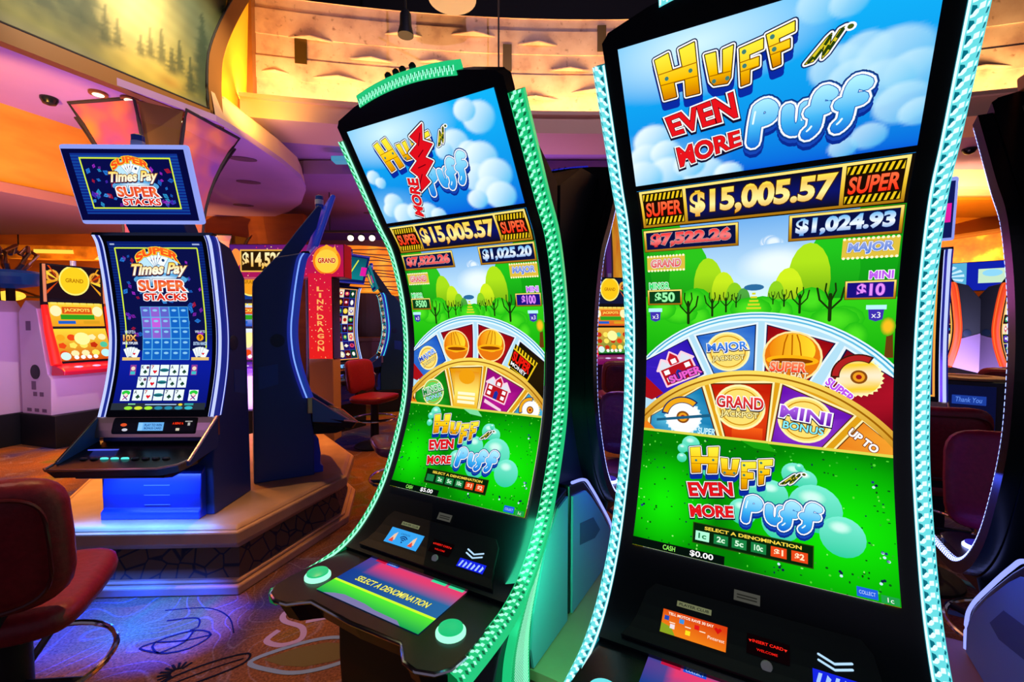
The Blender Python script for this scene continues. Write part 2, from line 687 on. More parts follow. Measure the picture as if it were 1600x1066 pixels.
def enn(A, q, k=1.0):
    N = [(0, 0), (.3, .05), (.42, .55), (.62, .1), (.75, .25), (1.0, 1.0), (.78, .95), (.66, .5), (.48, .9), (.36, .78)]
    P = [inquad(q, p) for p in N]
    for w, c in ((.014 * k, '14306c'), (.009 * k, 'ffffff'), (.003 * k, '202400')):
        A.poly(P, c)
        A.layer -= 1
        A.stroke(P, w, c, closed=True)
    A.poly(P, 'd8c828')
    for a, b in (((.1, .02), (.2, .22)), ((.3, .1), (.42, .42)), ((.44, .55), (.5, .86)), ((.58, .2), (.64, .52)), ((.74, .35), (.8, .6)), ((.82, .7), (.92, .98))):
        A.stroke([inquad(q, a), inquad(q, b)], .005 * k, '28400c', cap=False)
        A.layer -= 1
    A.layer += 1
    x, y = inquad(q, (1.22, .95))
    A.disc(x, y, .009 * k, .007 * k, 'ffffff', 12)
    A.disc(x, y, .005 * k, .004 * k, '4c5c14', 12)


def cloud(A, x, y, r, bg, c='e8f8ff', n=7, squash=.7):
    rnd = random.Random(int(x * 1e4) + int(y * 1e4) * 7)
    for i in range(n):
        a = rnd.uniform(0, 2 * PI)
        q = rnd.uniform(0, .75) * r
        s = rnd.uniform(.35, .6) * r
        base = mix(lin(c), (.25, .68, .95), rnd.uniform(0, .35))
        A.soft(x + q * math.cos(a), y + q * math.sin(a) * squash, s, s * .85, base, bg, .45, 16)


PUFFS = {'A': ((-.215, 1.065, .045), (-.235, 1.03, .04), (-.19, 1.035, .035), (-.19, .985, .05), (-.11, .975, .045), (-.25, .985, .05), (-.14, 1.0, .035), (-.06, .968, .03), (.13, 1.135, .045), (.17, 1.15, .04), (.155, 1.11, .04), (.215, 1.13, .06),
               (.245, 1.10, .045), (.20, 1.09, .05), (.235, 1.05, .045), (.26, 1.03, .03), (.19, 1.0, .03), (.15, .985, .025), (.1, 1.245, .04), (.14, 1.235, .03), (.2, 1.255, .03)),
         'B': ((-.2, 1.03, .04), (-.225, 1.01, .03), (-.17, .985, .05), (-.12, .99, .04), (-.08, .98, .045), (-.04, .97, .03), (.1, 1.16, .05), (.06, 1.15, .03), (.14, 1.13, .04), (.17, 1.11, .055), (.14, 1.06, .05), (.2, 1.06, .055),
               (.17, 1.02, .05), (.2, 1.0, .05), (.12, 1.0, .035), (.2, 1.21, .05), (.165, 1.235, .035), (-.24, 1.12, .028), (-.22, 1.1, .022))}


def sky_logo(variant):
    A = Art(-HW, HW, .968, 1.266)

    def bg(x, y):
        t = (y - .968) / .298
        c = mix(lin('0a5ad8'), lin('12b4f8'), t ** .6)
        w = max(0, 1 - math.hypot((x + .12) / .26, (y - 1.235) / .1))
        c = mix(c, lin('d8f8ff'), w)
        w2 = max(0, 1 - math.hypot((x + .25) / .2, (y - 1.0) / .09))
        c = mix(c, lin('90d8fa'), w2 * .8)
        for px, py, r in PUFFS[variant]:
            q = math.hypot(x - px, (y - py) * 1.25) / r
            if q < 1.08:
                m = min(1, (1.08 - q) / .2)
                sh = max(0, min(1, .55 + .5 * (y - py) / r - .45 * (x - px) / r))
                c = mix(c, mix(lin('5cc4f4'), lin('e8faff' if px < 0 or variant == 'B' else 'c4ecfc'), sh), m * (.95 if px < 0 or variant == 'B' else .75))
        return c
    A.field(-HW, .968, HW, 1.266, bg, 120, 64)
    if variant == 'A':
        block_word(A, [('H', ((-.182, 1.147), (-.110, 1.143), (-.196, 1.229), (-.112, 1.240))), ('U', ((-.090, 1.152), (-.048, 1.151), (-.096, 1.212), (-.044, 1.216))),
                       ('F', ((-.031, 1.140), (.004, 1.142), (-.034, 1.208), (.009, 1.214))), ('F', ((.025, 1.160), (.056, 1.163), (.012, 1.219), (.060, 1.228)))])
        enn(A, ((.078, 1.152), (.118, 1.150), (.102, 1.196), (.138, 1.198)))
        slab_text(A, 'EVEN', ((-.176, 1.068), (-.038, 1.082), (-.184, 1.110), (-.042, 1.133)), shear=-.1)
        slab_text(A, 'MORE', ((-.160, .997), (-.032, 1.024), (-.166, 1.042), (-.036, 1.056)))
        bubble_word(A, lambda x, y: x, lambda x, y: y)
    else:
        block_word(A, [('H', ((-.158, 1.125), (-.100, 1.133), (-.188, 1.212), (-.128, 1.222))), ('U', ((-.090, 1.147), (-.055, 1.150), (-.102, 1.196), (-.062, 1.201))),
                       ('F', ((-.045, 1.145), (-.02, 1.15), (-.045, 1.2), (-.012, 1.204))), ('F', ((.0, 1.158), (.03, 1.16), (-.005, 1.205), (.03, 1.21)))], .9)
        enn(A, ((.045, 1.165), (.075, 1.165), (.055, 1.205), (.085, 1.212)), .8)
        bubble_word(A, lambda x, y: -.045 + (x + .03) * .78, lambda x, y: 1.018 + (y - 1.006) * .95 + (x + .03) * .12, .85)
        zig = [(-.075, 1.05), (-.025, 1.075), (-.035, 1.095), (.012, 1.13), (-.012, 1.145), (.03, 1.175), (.0, 1.19), (.018, 1.232), (-.04, 1.208), (-.022, 1.185), (-.062, 1.165), (-.045, 1.14), (-.082, 1.118), (-.06, 1.095), (-.098, 1.08)]
        zig = [(x, y) for x, y in zig]
        for w, c in ((.016, '182038'), (.010, 'ffffff'), (.003, '500008')):
            A.poly(zig, c)
            A.layer -= 1
            A.stroke(zig, w, c, closed=True)
        A.poly(zig, 'e0101c')
        for a, b in (((-.07, 1.07), (-.045, 1.1)), ((-.05, 1.12), (-.02, 1.125)), ((-.035, 1.15), (-.01, 1.165)), ((-.02, 1.18), (.0, 1.21))):
            A.stroke([a, b], .003, '700010')
        slab_text(A, 'MORE', ((-.098, .972), (-.066, 1.09), (-.128, .985), (-.106, 1.098)), k=.8)
    return A


def hazard(A, x0, y0, x1, y1, n, w=.5):
    A.rect(x0, y0, x1, y1, 'f0c81c')
    st = (x1 - x0) / n
    for i in range(n):
        a = x0 + st * i
        h = (y1 - y0)
        A.poly([(a, y0), (min(a + st * w, x1), y0), (min(a + st * w + st * .5, x1), y1), (min(a + st * .5, x1), y1)], '141000')
        A.layer -= 1
    A.layer += 1


def plaque(A, x0, y0, x1, y1, w, inner='0a1040', edge='d8a820'):
    A.rect(x0 - w * 1.3, y0 - w * 1.3, x1 + w * 1.3, y1 + w * 1.3, '503008')
    A.rect(x0 - w, y0 - w, x1 + w, y1 + w, vgrad(y0 - w, 'a06810', (y0 + y1) / 2, edge, y1 + w, 'ffe878'))
    A.rect(x0, y0, x1, y1, inner)


def helmet(A, x, y, r, rot=0):
    cr, sr = math.cos(rot), math.sin(rot)
    T = lambda a, b: (x + (a * cr - b * sr) * r, y + (a * sr + b * cr) * r)
    A.disc(*T(0, -.1), r * 1.12, r * 1.12, 'ffe9a0', 24)
    A.disc(*T(0, -.1), r * 1.04, r * 1.04, 'e87810', 24)
    A.disc(*T(0, .18), r * .86, r * .74, lambda px, py: mix(lin('f07c08'), lin('ffe430'), (px - x + r) / (2 * r)), 24)
    for a in (-.35, 0, .35):
        A.stroke([T(a, -.1), T(a * .8, .5), T(a * .5, .85)], r * .05, 'b85c00')
        A.layer -= 1
    A.layer += 1
    A.disc(*T(0, -.28), r * .98, r * .24, 'ffb414', 20)
    A.disc(*T(0, -.3), r * .78, r * .12, '8a3c04', 20)


def house(A, x, y, r, rot=0, sup=True):
    cr, sr = math.cos(rot), math.sin(rot)
    T = lambda pts: [(x + (a * cr - b * sr) * r, y + (a * sr + b * cr) * r) for a, b in pts]
    out = [(-1, -.9), (1, -.9), (1, .15), (1.15, .2), (.65, .75), (.3, .5), (.3, .65), (0, 1.0), (-.3, .65), (-.3, .5), (-.65, .75), (-1.15, .2), (-1, .15)]
    A.poly(T(out), 'ffd0e0')
    A.layer -= 1
    A.stroke(T(out), r * .12, 'ffd0e0', closed=True)
    A.poly(T([(-.95, -.85), (.95, -.85), (.95, .15), (-.95, .15)]), 'b81420')
    A.poly(T([(-1.08, .15), (-.2, .15), (-.64, .7)]), 'dfe4ee')
    A.layer -= 1
    A.poly(T([(1.08, .15), (.2, .15), (.64, .7)]), 'dfe4ee')
    A.layer -= 1
    A.poly(T([(-.3, .2), (.3, .2), (.3, .6), (0, .95), (-.3, .6)]), 'c41828')
    for a, b in ((-.65, -.1), (.65, -.1), (-.65, -.55), (.65, -.55), (0, .4)):
        A.poly(T([(a - .16, b - .14), (a + .16, b - .14), (a + .16, b + .14), (a - .16, b + .14)]), 'ffffff')
        A.layer -= 1
    A.layer += 1
    A.poly(T([(-.18, -.85), (.18, -.85), (.18, -.3), (0, -.15), (-.18, -.3)]), '1830a0')


def saw(A, x, y, r, blade='f8d020', rim='fff8b0', rot=0):
    n = 26
    P = []
    for i in range(n):
        a = i * 2 * PI / n
        P += [(x + r * 1.0 * math.cos(a), y + r * math.sin(a)), (x + r * .9 * math.cos(a + .1), y + r * .9 * math.sin(a + .1))]
    A.poly(P, rim)
    A.disc(x, y, r * .88, r * .88, lambda px, py: mix(lin(blade), lin('ffffff'), .5 + .5 * math.sin(4 * math.atan2(py - y, px - x) + 1) * .6 - .2), 36)
    A.disc(x, y, r * .34, r * .34, '8a4a10', 20)
    A.disc(x, y, r * .24, r * .24, 'f0a020', 20)
    A.disc(x, y, r * .12, r * .12, 'a01818', 14)
    A.ring(x, y, r * .78, r * 1.15, '40180c' if blade != 'f8f8f8' else '142860', R(60) + rot, R(185) + rot, 16)
    A.ring(x, y, r * .82, r * 1.08, 'b02020' if blade != 'f8f8f8' else 'f0a818', R(64) + rot, R(180) + rot, 16)


def badge(A, x, y, r, big, small, c1, c2, rot=0.0, disc='ffe070', scolor='fff0a0'):
    A.disc(x, y, r * 1.1, r * 1.1, 'fff4b0', 32)
    A.disc(x, y, r, r, lambda px, py: mix(lin(disc), lin('ffffff'), max(0, 1 - math.hypot((px - x) / r, (py - y) / r))), 32)
    A.ring(x, y, r * .84, r * .9, 'd09010', n=32)
    cr, sr = math.cos(rot), math.sin(rot)
    T = lambda a, b: (x + (a * cr - b * sr) * r, y + (a * sr + b * cr) * r)
    g = vgrad(T(0, -.1)[1], c1, T(0, .5)[1], c2)
    A.text(big, (T(-1.02, -.08), T(1.02, -.08), T(-1.02, .52), T(1.02, .52)), g, .03, 0, [(.085, '101030', (0, -.002)), (.06, 'ffffff')])
    A.text(small, (T(-.82, -.58), T(.82, -.58), T(-.82, -.22), T(.82, -.22)), scolor, .02, 0, [(.07, '604008')])


def mound_trees(A, bg):
    for sx, tops in ((-1, ((.26, .76, .07, .13, '16a01a'), (.205, .76, .05, .12, '28b41c'), (.155, .71, .05, .105, '2cc41c'), (.11, .69, .035, .075, 'a8e01c'), (.075, .67, .028, .058, 'c8ec20'), (.05, .66, .02, .04, '8cd020'), (.03, .655, .015, .03, '50a840'))),
                     (1, ((.26, .76, .07, .13, '0e9a14'), (.21, .74, .055, .12, '16b418'), (.15, .72, .05, .1, '22c41c'), (.105, .7, .042, .085, 'b0e41c'), (.065, .67, .03, .06, 'd0f020'), (.04, .66, .018, .04, '90d420')))):
        for x, y, rx, ry, c in tops:
            A.disc(sx * x, y, rx, ry, lambda px, py, c=c, y=y, ry=ry: mix(lin('0c8410'), lin(c), (py - y + ry) / (1.5 * ry)), 20)
    A.field(-HW, .40, HW, .655, lambda x, y: mix(lin('06a80a'), lin('38d81a'), (y - .45) / .2 - abs(x) * .8), 12, 2)
    rnd = random.Random(3)
    for i in range(14):
        x = rnd.uniform(-.26, .26)
        A.soft(x, rnd.uniform(.56, .66), rnd.uniform(.02, .05), .03, '4ce020', lambda a, b: lin('22bc14'), .3, 12)
    for x, y, s in ((-.159, .597, 1.6), (-.101, .616, 1.2), (-.069, .626, 1), (-.046, .638, .7), (.034, .644, .6), (.057, .638, .8), (.089, .622, 1.2), (.148, .604, 1.7)):
        A.stroke([(x, y), (x, y + .035 * s)], .0042 * s, '17330a')
        A.layer -= 1
        for d in (-1, 1):
            A.stroke([(x, y + .014 * s), (x + d * .012 * s, y + .028 * s), (x + d * .015 * s, y + .044 * s)], .0024 * s, '17330a')
            A.layer -= 1
            A.stroke([(x, y + .024 * s), (x + d * .006 * s, y + .04 * s), (x + d * .005 * s, y + .05 * s)], .002 * s, '17330a')
            A.layer -= 1
        A.layer += 1
    for i in range(5):
        A.rect(-.02 - .003 * (4 - i) + .009, .632 + i * .009, .006 + .003 * (4 - i) - .009, .637 + i * .009, 'd8d828')
        A.layer -= 1
    A.layer += 1
    A.disc(-.007, .686, .022, .008, '2c6ca0', 14)


def bubble(A, x, y, r, bg):
    A.disc(x, y, r, r, lambda px, py: mix((.03, .62, .36), (.2, .86, .66), (py - y + r) / (2 * r)), 22)
    A.soft(x - r * .1, y + r * .45, r * .55, r * .35, 'd0fff0', lambda px, py: mix((.03, .62, .36), (.2, .86, .66), (py - y + r) / (2 * r)), .3, 14)


def game_picture(v):
    A = Art(-HW, HW, 0.0, .955)

    def sky(x, y):
        return mix(lin('d8f6ff'), lin('1c94ea'), (y - .66) / .25)
    A.field(-HW, .6, HW, .955, sky, 8, 1)
    cloud(A, .03, .795, .03, sky, 'ffffff', 6, .4)
    A.soft(.04, .74, .09, .05, 'eefcff', sky, .3)
    mound_trees(A, sky)
    # prize bar
    A.rect(-HW, .853, HW, .957, '120c06')
    A.rect(-.262, .856, .262, .953, vgrad(.856, 'a87010', .905, 'f4c830', .953, 'ffe880'))
    for x0, x1 in ((-.256, -.16), (.160, .256)):
        A.rect(x0, .862, x1, .947, '1a0c04')
        hazard(A, x0 + .002, .927, x1 - .002, .944, 9)
        hazard(A, x0 + .002, .864, x1 - .002, .880, 9)
    A.rect(-.153, .862, .153, .947, vgrad(.862, '100c10', .9, '0c1468', .947, '0a0a18'))
    A.text('$15,005.57', (-.147, .870, .147, .938), vgrad(.872, 'e89808', .9, 'fff8a0', .935, 'f0b410', .905, 'ffe850'), .045, .06, [(.03, '3c1c00')])
    A.text('SUPER', (.166, .884, .251, .922), vgrad(.884, 'ff2a10', .922, 'ff7040'), .03, .1, [(.03, '400400')])
    A.text('SUPER', (-.251, .884, -.166, .922), vgrad(.884, 'ff2a10', .922, 'ff7040'), .03, .1, [(.03, '400400')])
    # grand and major amounts
    plaque(A, -.258, .797, -.047, .842, .005)
    A.text('$7,522.26', (-.247, .802, -.058, .838), vgrad(.802, 'd00814', .82, 'ff8080', .838, 'ff2020'), .045, .05, [(.03, 'ffd0d0'), (.015, '500008')])
    plaque(A, .068, .797, .259, .845, .005)
    A.text('$1,024.93' if v == 'A' else '$1,025.20', (.075, .801, .252, .841), vgrad(.802, '4090e0', .82, 'f4fcff', .841, '60b8f4'), .05, .05, [(.03, '082060')])
    for x0, x1, y0, y1, w, c in ((-.256, -.168, .742, .776, 'GRAND', 'e02020'), (.168, .260, .746, .784, 'MAJOR', '1868d8')):
        A.poly([(x0 - .004, y0 - .002), (x1 + .003, y0 - .004), (x1 + .004, y1 + .002), (x0 - .003, y1 + .003)], 'e0c040')
        for i in range(12):
            A.disc(x0 + (x1 - x0) * i / 11, y0 - .002, .003, .003, 'fffbd0', 8)
            A.layer -= 1
            A.disc(x0 + (x1 - x0) * i / 11, y1 + .002, .003, .003, 'fffbd0', 8)
            A.layer -= 1
        A.layer += 1
        A.text(w, (x0 + .006, y0 + .006, x1 - .006, y1 - .006), vgrad(y0, c, y1, mix(lin(c), (1, 1, 1), .35)), .05, .1, [(.07, '201040'), (.045, 'ffffff')])
    A.text('MINOR', (-.257, .690, -.205, .708), '30e070', .04, 0, [(.06, 'ffffff')])
    plaque(A, -.258, .651, -.178, .684, .0035, '0a3c18')
    A.text('$50' if v == 'A' else '$500', (-.243, .655, -.192, .681), 'a0ffb0', .03, 0, [(.04, '107030')])
    A.text('MINI', (.216, .696, .258, .714), 'c060f0', .04, 0, [(.06, 'ffffff')])
    plaque(A, .178, .655, .260, .689, .0035, '18107c')
    A.text('$10' if v == 'A' else '$100', (.196, .659, .245, .686), 'e890ff', .03, 0, [(.04, '6020a0')])
    for x in (-.243, .232):
        A.rect(x - .018, .628, x + .018, .638, 'b8f4f8')
        A.poly([(x - .014, .628), (x + .014, .628), (x + .012, .606), (x, .601), (x - .012, .606)], '4030b0')
        A.text('x3', (x - .008, .609, x + .008, .622), 'ffffff')
    A.poly([(.25, .52), (.266, .52), (.262, .6), (.254, .61)], '6a3c10')
    A.soft(.254, .59, .014, .022, 'ffc020', lambda *_: lin('30b414'), .4, 12)
    # wheel
    oc, orad = (0.0, .266), .359
    A.disc(oc[0], oc[1], orad, orad, 'e4f8ff', 90)
    A.ring(oc[0], oc[1], .352, .3555, '2c9cc8', n=90)
    A.ring(oc[0], oc[1], .343, .347, '60bce0', n=90)
    A.disc(oc[0], oc[1], .337, .337, 'b4e0f4', 90)
    w = [((-.30, .48), (-.157, .562), (-.112, .462), (-.24, .38)), ((-.146, .567), (.004, .600), (.001, .46), (-.099, .46)), ((.018, .600), (.168, .553), (.112, .45), (.014, .46)), ((.178, .545), (.31, .45), (.28, .33), (.135, .445))]
    cols = (('2c14b0', '5830e0'), ('2060c8', '78c0f4'), ('900810', 'e02020'), ('7c0818', 'd01830')) if v == 'A' else (('1450c0', '60b0f4'), ('900810', 'c81820'), ('900810', 'c81820'), ('181004', '302008'))
    for q, (c1, c2) in zip(w, cols):
        A.poly(q, 'e8f4fc')
        cx, cy = sum(p[0] for p in q) / 4, sum(p[1] for p in q) / 4
        A.poly([(cx + (x - cx) * .93, cy + (y - cy) * .93) for x, y in q], '0c1440')
        A.poly([(cx + (x - cx) * .89, cy + (y - cy) * .89) for x, y in q], lambda x, y, cx=cx, cy=cy, c1=c1, c2=c2: mix(lin(c2), lin(c1), math.hypot(x - cx, y - cy) / .08))
    A.poly([(-.30, .40), (-.25, .385), (-.22, .405), (-.27, .45)], 'a81018')
    if v == 'A':
        house(A, -.188, .478, .044, .45)
        A.text('SUPER', ((-.2, .432), (-.122, .468), (-.21, .45), (-.13, .487)), 'f060d0', .04, 0, [(.07, '400040')])
        badge(A, -.064, .524, .046, 'MAJOR', 'JACKPOT', '0c3cb4', '4890f0', .1)
        helmet(A, .076, .522, .055)
        A.text('SUPER', (.03, .478, .105, .503), vgrad(.478, 'ff3018', .503, 'ff9060'), .04, .1, [(.07, '400808'), (.045, 'ffe0c0')])
        A.text('MEGA HAT', (.02, .463, .11, .478), 'ffe8c0', .03, .1, [(.05, '602010')])
        saw(A, .206, .474, .046)
        A.text('SUPER', ((.142, .455), (.19, .412), (.152, .472), (.202, .428)), 'c050f0', .04, 0, [(.07, 'ffffff')])
    else:
        badge(A, -.2, .47, .04, 'MAJOR', 'JACKPOT', '0c3cb4', '4890f0', .5)
        helmet(A, -.075, .522, .05, .2)
        helmet(A, .07, .528, .05, -.2)
        A.poly([(.165, .53), (.245, .47), (.21, .41), (.135, .46)], 'f0c81c')
        for i in range(8):
            t = i / 8
            A.poly([(.165 + .08 * t, .53 - .06 * t), (.17 + .08 * t, .526 - .06 * t), (.166 + .08 * t, .512 - .06 * t), (.161 + .08 * t, .516 - .06 * t)], '141000')
            A.layer -= 1
        A.layer += 1
        A.poly([(.157, .513), (.232, .459), (.208, .416), (.14, .458)], '140c04')
        A.text('SUPER', ((.15, .478), (.212, .432), (.16, .508), (.225, .462)), 'f01c10', .04, 0, [(.03, '600000')])
        A.text('MONEY', ((.146, .462), (.2, .424), (.15, .474), (.206, .436)), 'ffffff', .02)
    ic, irad = (0.0, .12), .358
    A.disc(ic[0], ic[1], irad, irad, 'f8c828', 90)
    A.ring(ic[0], ic[1], .350, .354, 'fff4a0', n=90)
    A.ring(ic[0], ic[1], .337, .343, 'b87808', n=90)
    A.disc(ic[0], ic[1], .336, .336, 'e0a018', 90)
    u = [((-.258, .34), (-.118, .437), (-.073, .29), (-.26, .29)), ((-.109, .445), (.042, .455), (.029, .29), (-.066, .29)), ((.054, .455), (.206, .388), (.135, .29), (.029, .29)), ((.214, .378), (.30, .30), (.28, .29), (.15, .29))]
    cols = (('0878b0', '70dcf4'), ('c01808', 'ff5818'), ('6810b0', 'a848e0'), ('e06008', 'ffb838')) if v == 'A' else (('06780c', '30c030'), ('e89808', 'ffe860'), ('900878', 'd020a0'), ('0878b0', '58c8ec'))
    for q, (c1, c2) in zip(u, cols):
        A.poly(q, 'fff0b0')
        cx, cy = sum(p[0] for p in q) / 4, sum(p[1] for p in q) / 4
        A.poly([(cx + (x - cx) * .93, cy + (y - cy) * .93) for x, y in q], '5c2c04')
        A.poly([(cx + (x - cx) * .89, cy + (y - cy) * .89) for x, y in q], lambda x, y, cx=cx, cy=cy, c1=c1, c2=c2: mix(lin(c2), lin(c1), math.hypot(x - cx, y - cy) / .085))
    for a, b in (((-.262, .325), (-.262, .302)),):
        A.poly([(-.27, .335), (-.235, .302), (-.27, .302)], 'f08018')
    A.ring(ic[0], ic[1], .334, .358, vgrad(.3, 'c88008', .48, 'ffe060'), R(25), R(155), 70)
    A.ring(ic[0], ic[1], .344, .348, '9c6004', R(25), R(155), 70)
    if v == 'A':
        saw(A, -.168, .345, .048, 'f8f8f8', 'd8f4ff', -.2)
        A.poly([(-.235, .335), (-.1, .36), (-.1, .352), (-.235, .328)], '1c5c80')
        A.text('SUPER', (-.13, .305, -.088, .322), 'c8f4ff', .03, .1)
        A.field(-.05, .303, .018, .335, vgrad(.303, 'd03008', .335, 'f86018'), 2, 1)
        badge(A, -.034, .384, .052, 'GRAND', 'JACKPOT', 'b8040c', 'f04040', 0)
        badge(A, .104, .366, .05, 'MINI', 'BONUS', '6010a8', 'b060e8', -.12, scolor='80f0ff')
        A.text('UP TO', ((.186, .343), (.236, .303), (.196, .358), (.246, .318)), 'ffffff', .04, 0, [(.07, '803010')])
    else:
        badge(A, -.17, .348, .044, 'MINOR', 'BONUS', '087828', '50d070', .35, disc='60d860', scolor='a0f8ff')
        A.field(-.075, .3, .025, .43, vgrad(.3, 'f0b010', .36, 'ffe868', .43, 'e89010'), 4, 1)
        A.disc(-.025, .412, .034, .026, 'f0a010', 18)
        for i in range(3):
            A.rect(-.06, .318 + i * .015, .012, .328 + i * .015, 'fff8d0')
            A.layer -= 1
        A.layer += 1
        house(A, .1, .378, .042, -.3)
        A.poly([(.05, .33), (.12, .302), (.118, .312), (.053, .342)], 'f4d0e0')
        saw(A, .225, .32, .036, 'f8f8f8', 'ffd860', .3)
        A.poly([(-.262, .318), (-.25, .31), (-.258, .33)], '603008')
    # lawn panel
    def lawn(x, y):
        w = max(0, 1 - math.hypot((x - .17) / .24, (y - .13) / .17))
        w2 = max(0, 1 - math.hypot((x + .2) / .12, (y - .12) / .13))
        return mix(lin('038004'), lin('12f206'), max(w, w2) ** .8)
    A.field(-HW, 0, HW, .302, lawn, 28, 1)
    A.rect(-HW, .299, HW, .3055, 'e0d850')
    rnd = random.Random(5)
    for i in range(420):
        x, y = rnd.uniform(-.265, .265), rnd.uniform(.0, .296)
        if rnd.random() > abs(x) / .27 * .8 + (.5 if y < .05 or y > .26 else 0):
            continue
        A.disc(x, y, rnd.uniform(.0012, .003), rnd.uniform(.0012, .003), rnd.choice(['0a5c14', '58d838', '0a4c10', '2cb024', '90f070', '104038']), 6)
        A.layer -= 1
    A.layer += 1
    for x, y in ((.236, .235), (.245, .1), (.25, .085), (-.25, .105), (.17, .04), (.24, .04), (.06, .025)):
        for k in range(3):
            A.disc(x + rnd.uniform(-.006, .006), y + rnd.uniform(-.006, .006), .003, .003, rnd.choice(['c8f0ff', '203878', '102040']), 7)
            A.layer -= 1
    A.layer += 1
    A.poly([(-.03, .3), (.03, .3), (.05, .28), (.0, .285)], '7ce0a0' if v == 'B' else '1ca410')
    for x, y, r in ((-.145, .275, .022), (-.165, .262, .012), (-.165, .238, .012), (.085, .235, .026), (.108, .225, .022), (.095, .252, .009), (-.09, .225, .03), (.04, .18, .034), (.0, .185, .03), (.125, .165, .052), (.175, .115, .042), (.06, .12, .04), (-.02, .13, .03)):
        bubble(A, x, y, r, lawn)
    block_word(A, [('H', ((-.138, .203), (-.080, .210), (-.148, .268), (-.076, .277))), ('U', ((-.070, .208), (-.034, .212), (-.073, .250), (-.030, .253))),
                   ('F', ((-.024, .182), (.004, .185), (-.027, .248), (.007, .252))), ('F', ((.013, .198), (.036, .204), (.010, .258), (.042, .263)))], .75)
    enn(A, ((.057, .207), (.085, .208), (.078, .236), (.1, .238)), .75)
    slab_text(A, 'EVEN', ((-.141, .144), (-.041, .162), (-.147, .177), (-.043, .194)), k=.7, shear=-.08)
    slab_text(A, 'MORE', ((-.133, .095), (-.038, .112), (-.139, .124), (-.041, .138)), k=.7)
    bubble_word(A, lambda x, y: -.027 + (x + .028) * .775, lambda x, y: .102 + (y - 1.01) * .72, .72)
    A.poly([(-.126, .036), (.122, .036), (.123, .085), (-.127, .085)], '28500c')
    A.poly([(-.124, .038), (.120, .038), (.121, .083), (-.125, .083)], '06240a')
    A.text('SELECT A DENOMINATION', (-.1, .071, .1, .079), 'f8d848', .03, 0)
    for x, t, c, tc in zip((-.104, -.063, -.024, .016, .056, .096), ('1c', '2c', '5c', '10c', '$1', '$2'), ('b0ffd8' if v == 'A' else '188040', '188040', '188040', '188040', 'e84818', 'e84818'), ('20804c', 'd8ffe0', 'd8ffe0', 'd8ffe0', 'ffe8c0', 'ffe8c0')):
        A.rect(x - .0155, .044, x + .0155, .066, c)
        A.text(t, (x - .009, .049, x + .009, .062), tc, .03)
    A.rect(-HW, 0, -.053, .02, '04100a')
    A.text('CASH', (-.192, .004, -.163, .016), '90f060', .02)
    A.text('$0.00' if v == 'A' else '$5.00', (-.129, .003, -.077, .018), 'ffffff', .02)
    A.rect(.196, .003, .231, .022, '2060e0')
    A.text('COLLECT', (.2, .009, .227, .016), 'c8e0ff')
    A.rect(.236, .001, .265, .016, '20a048')
    A.text('1c', (.246, .004, .256, .013), 'ffffff')
    return A

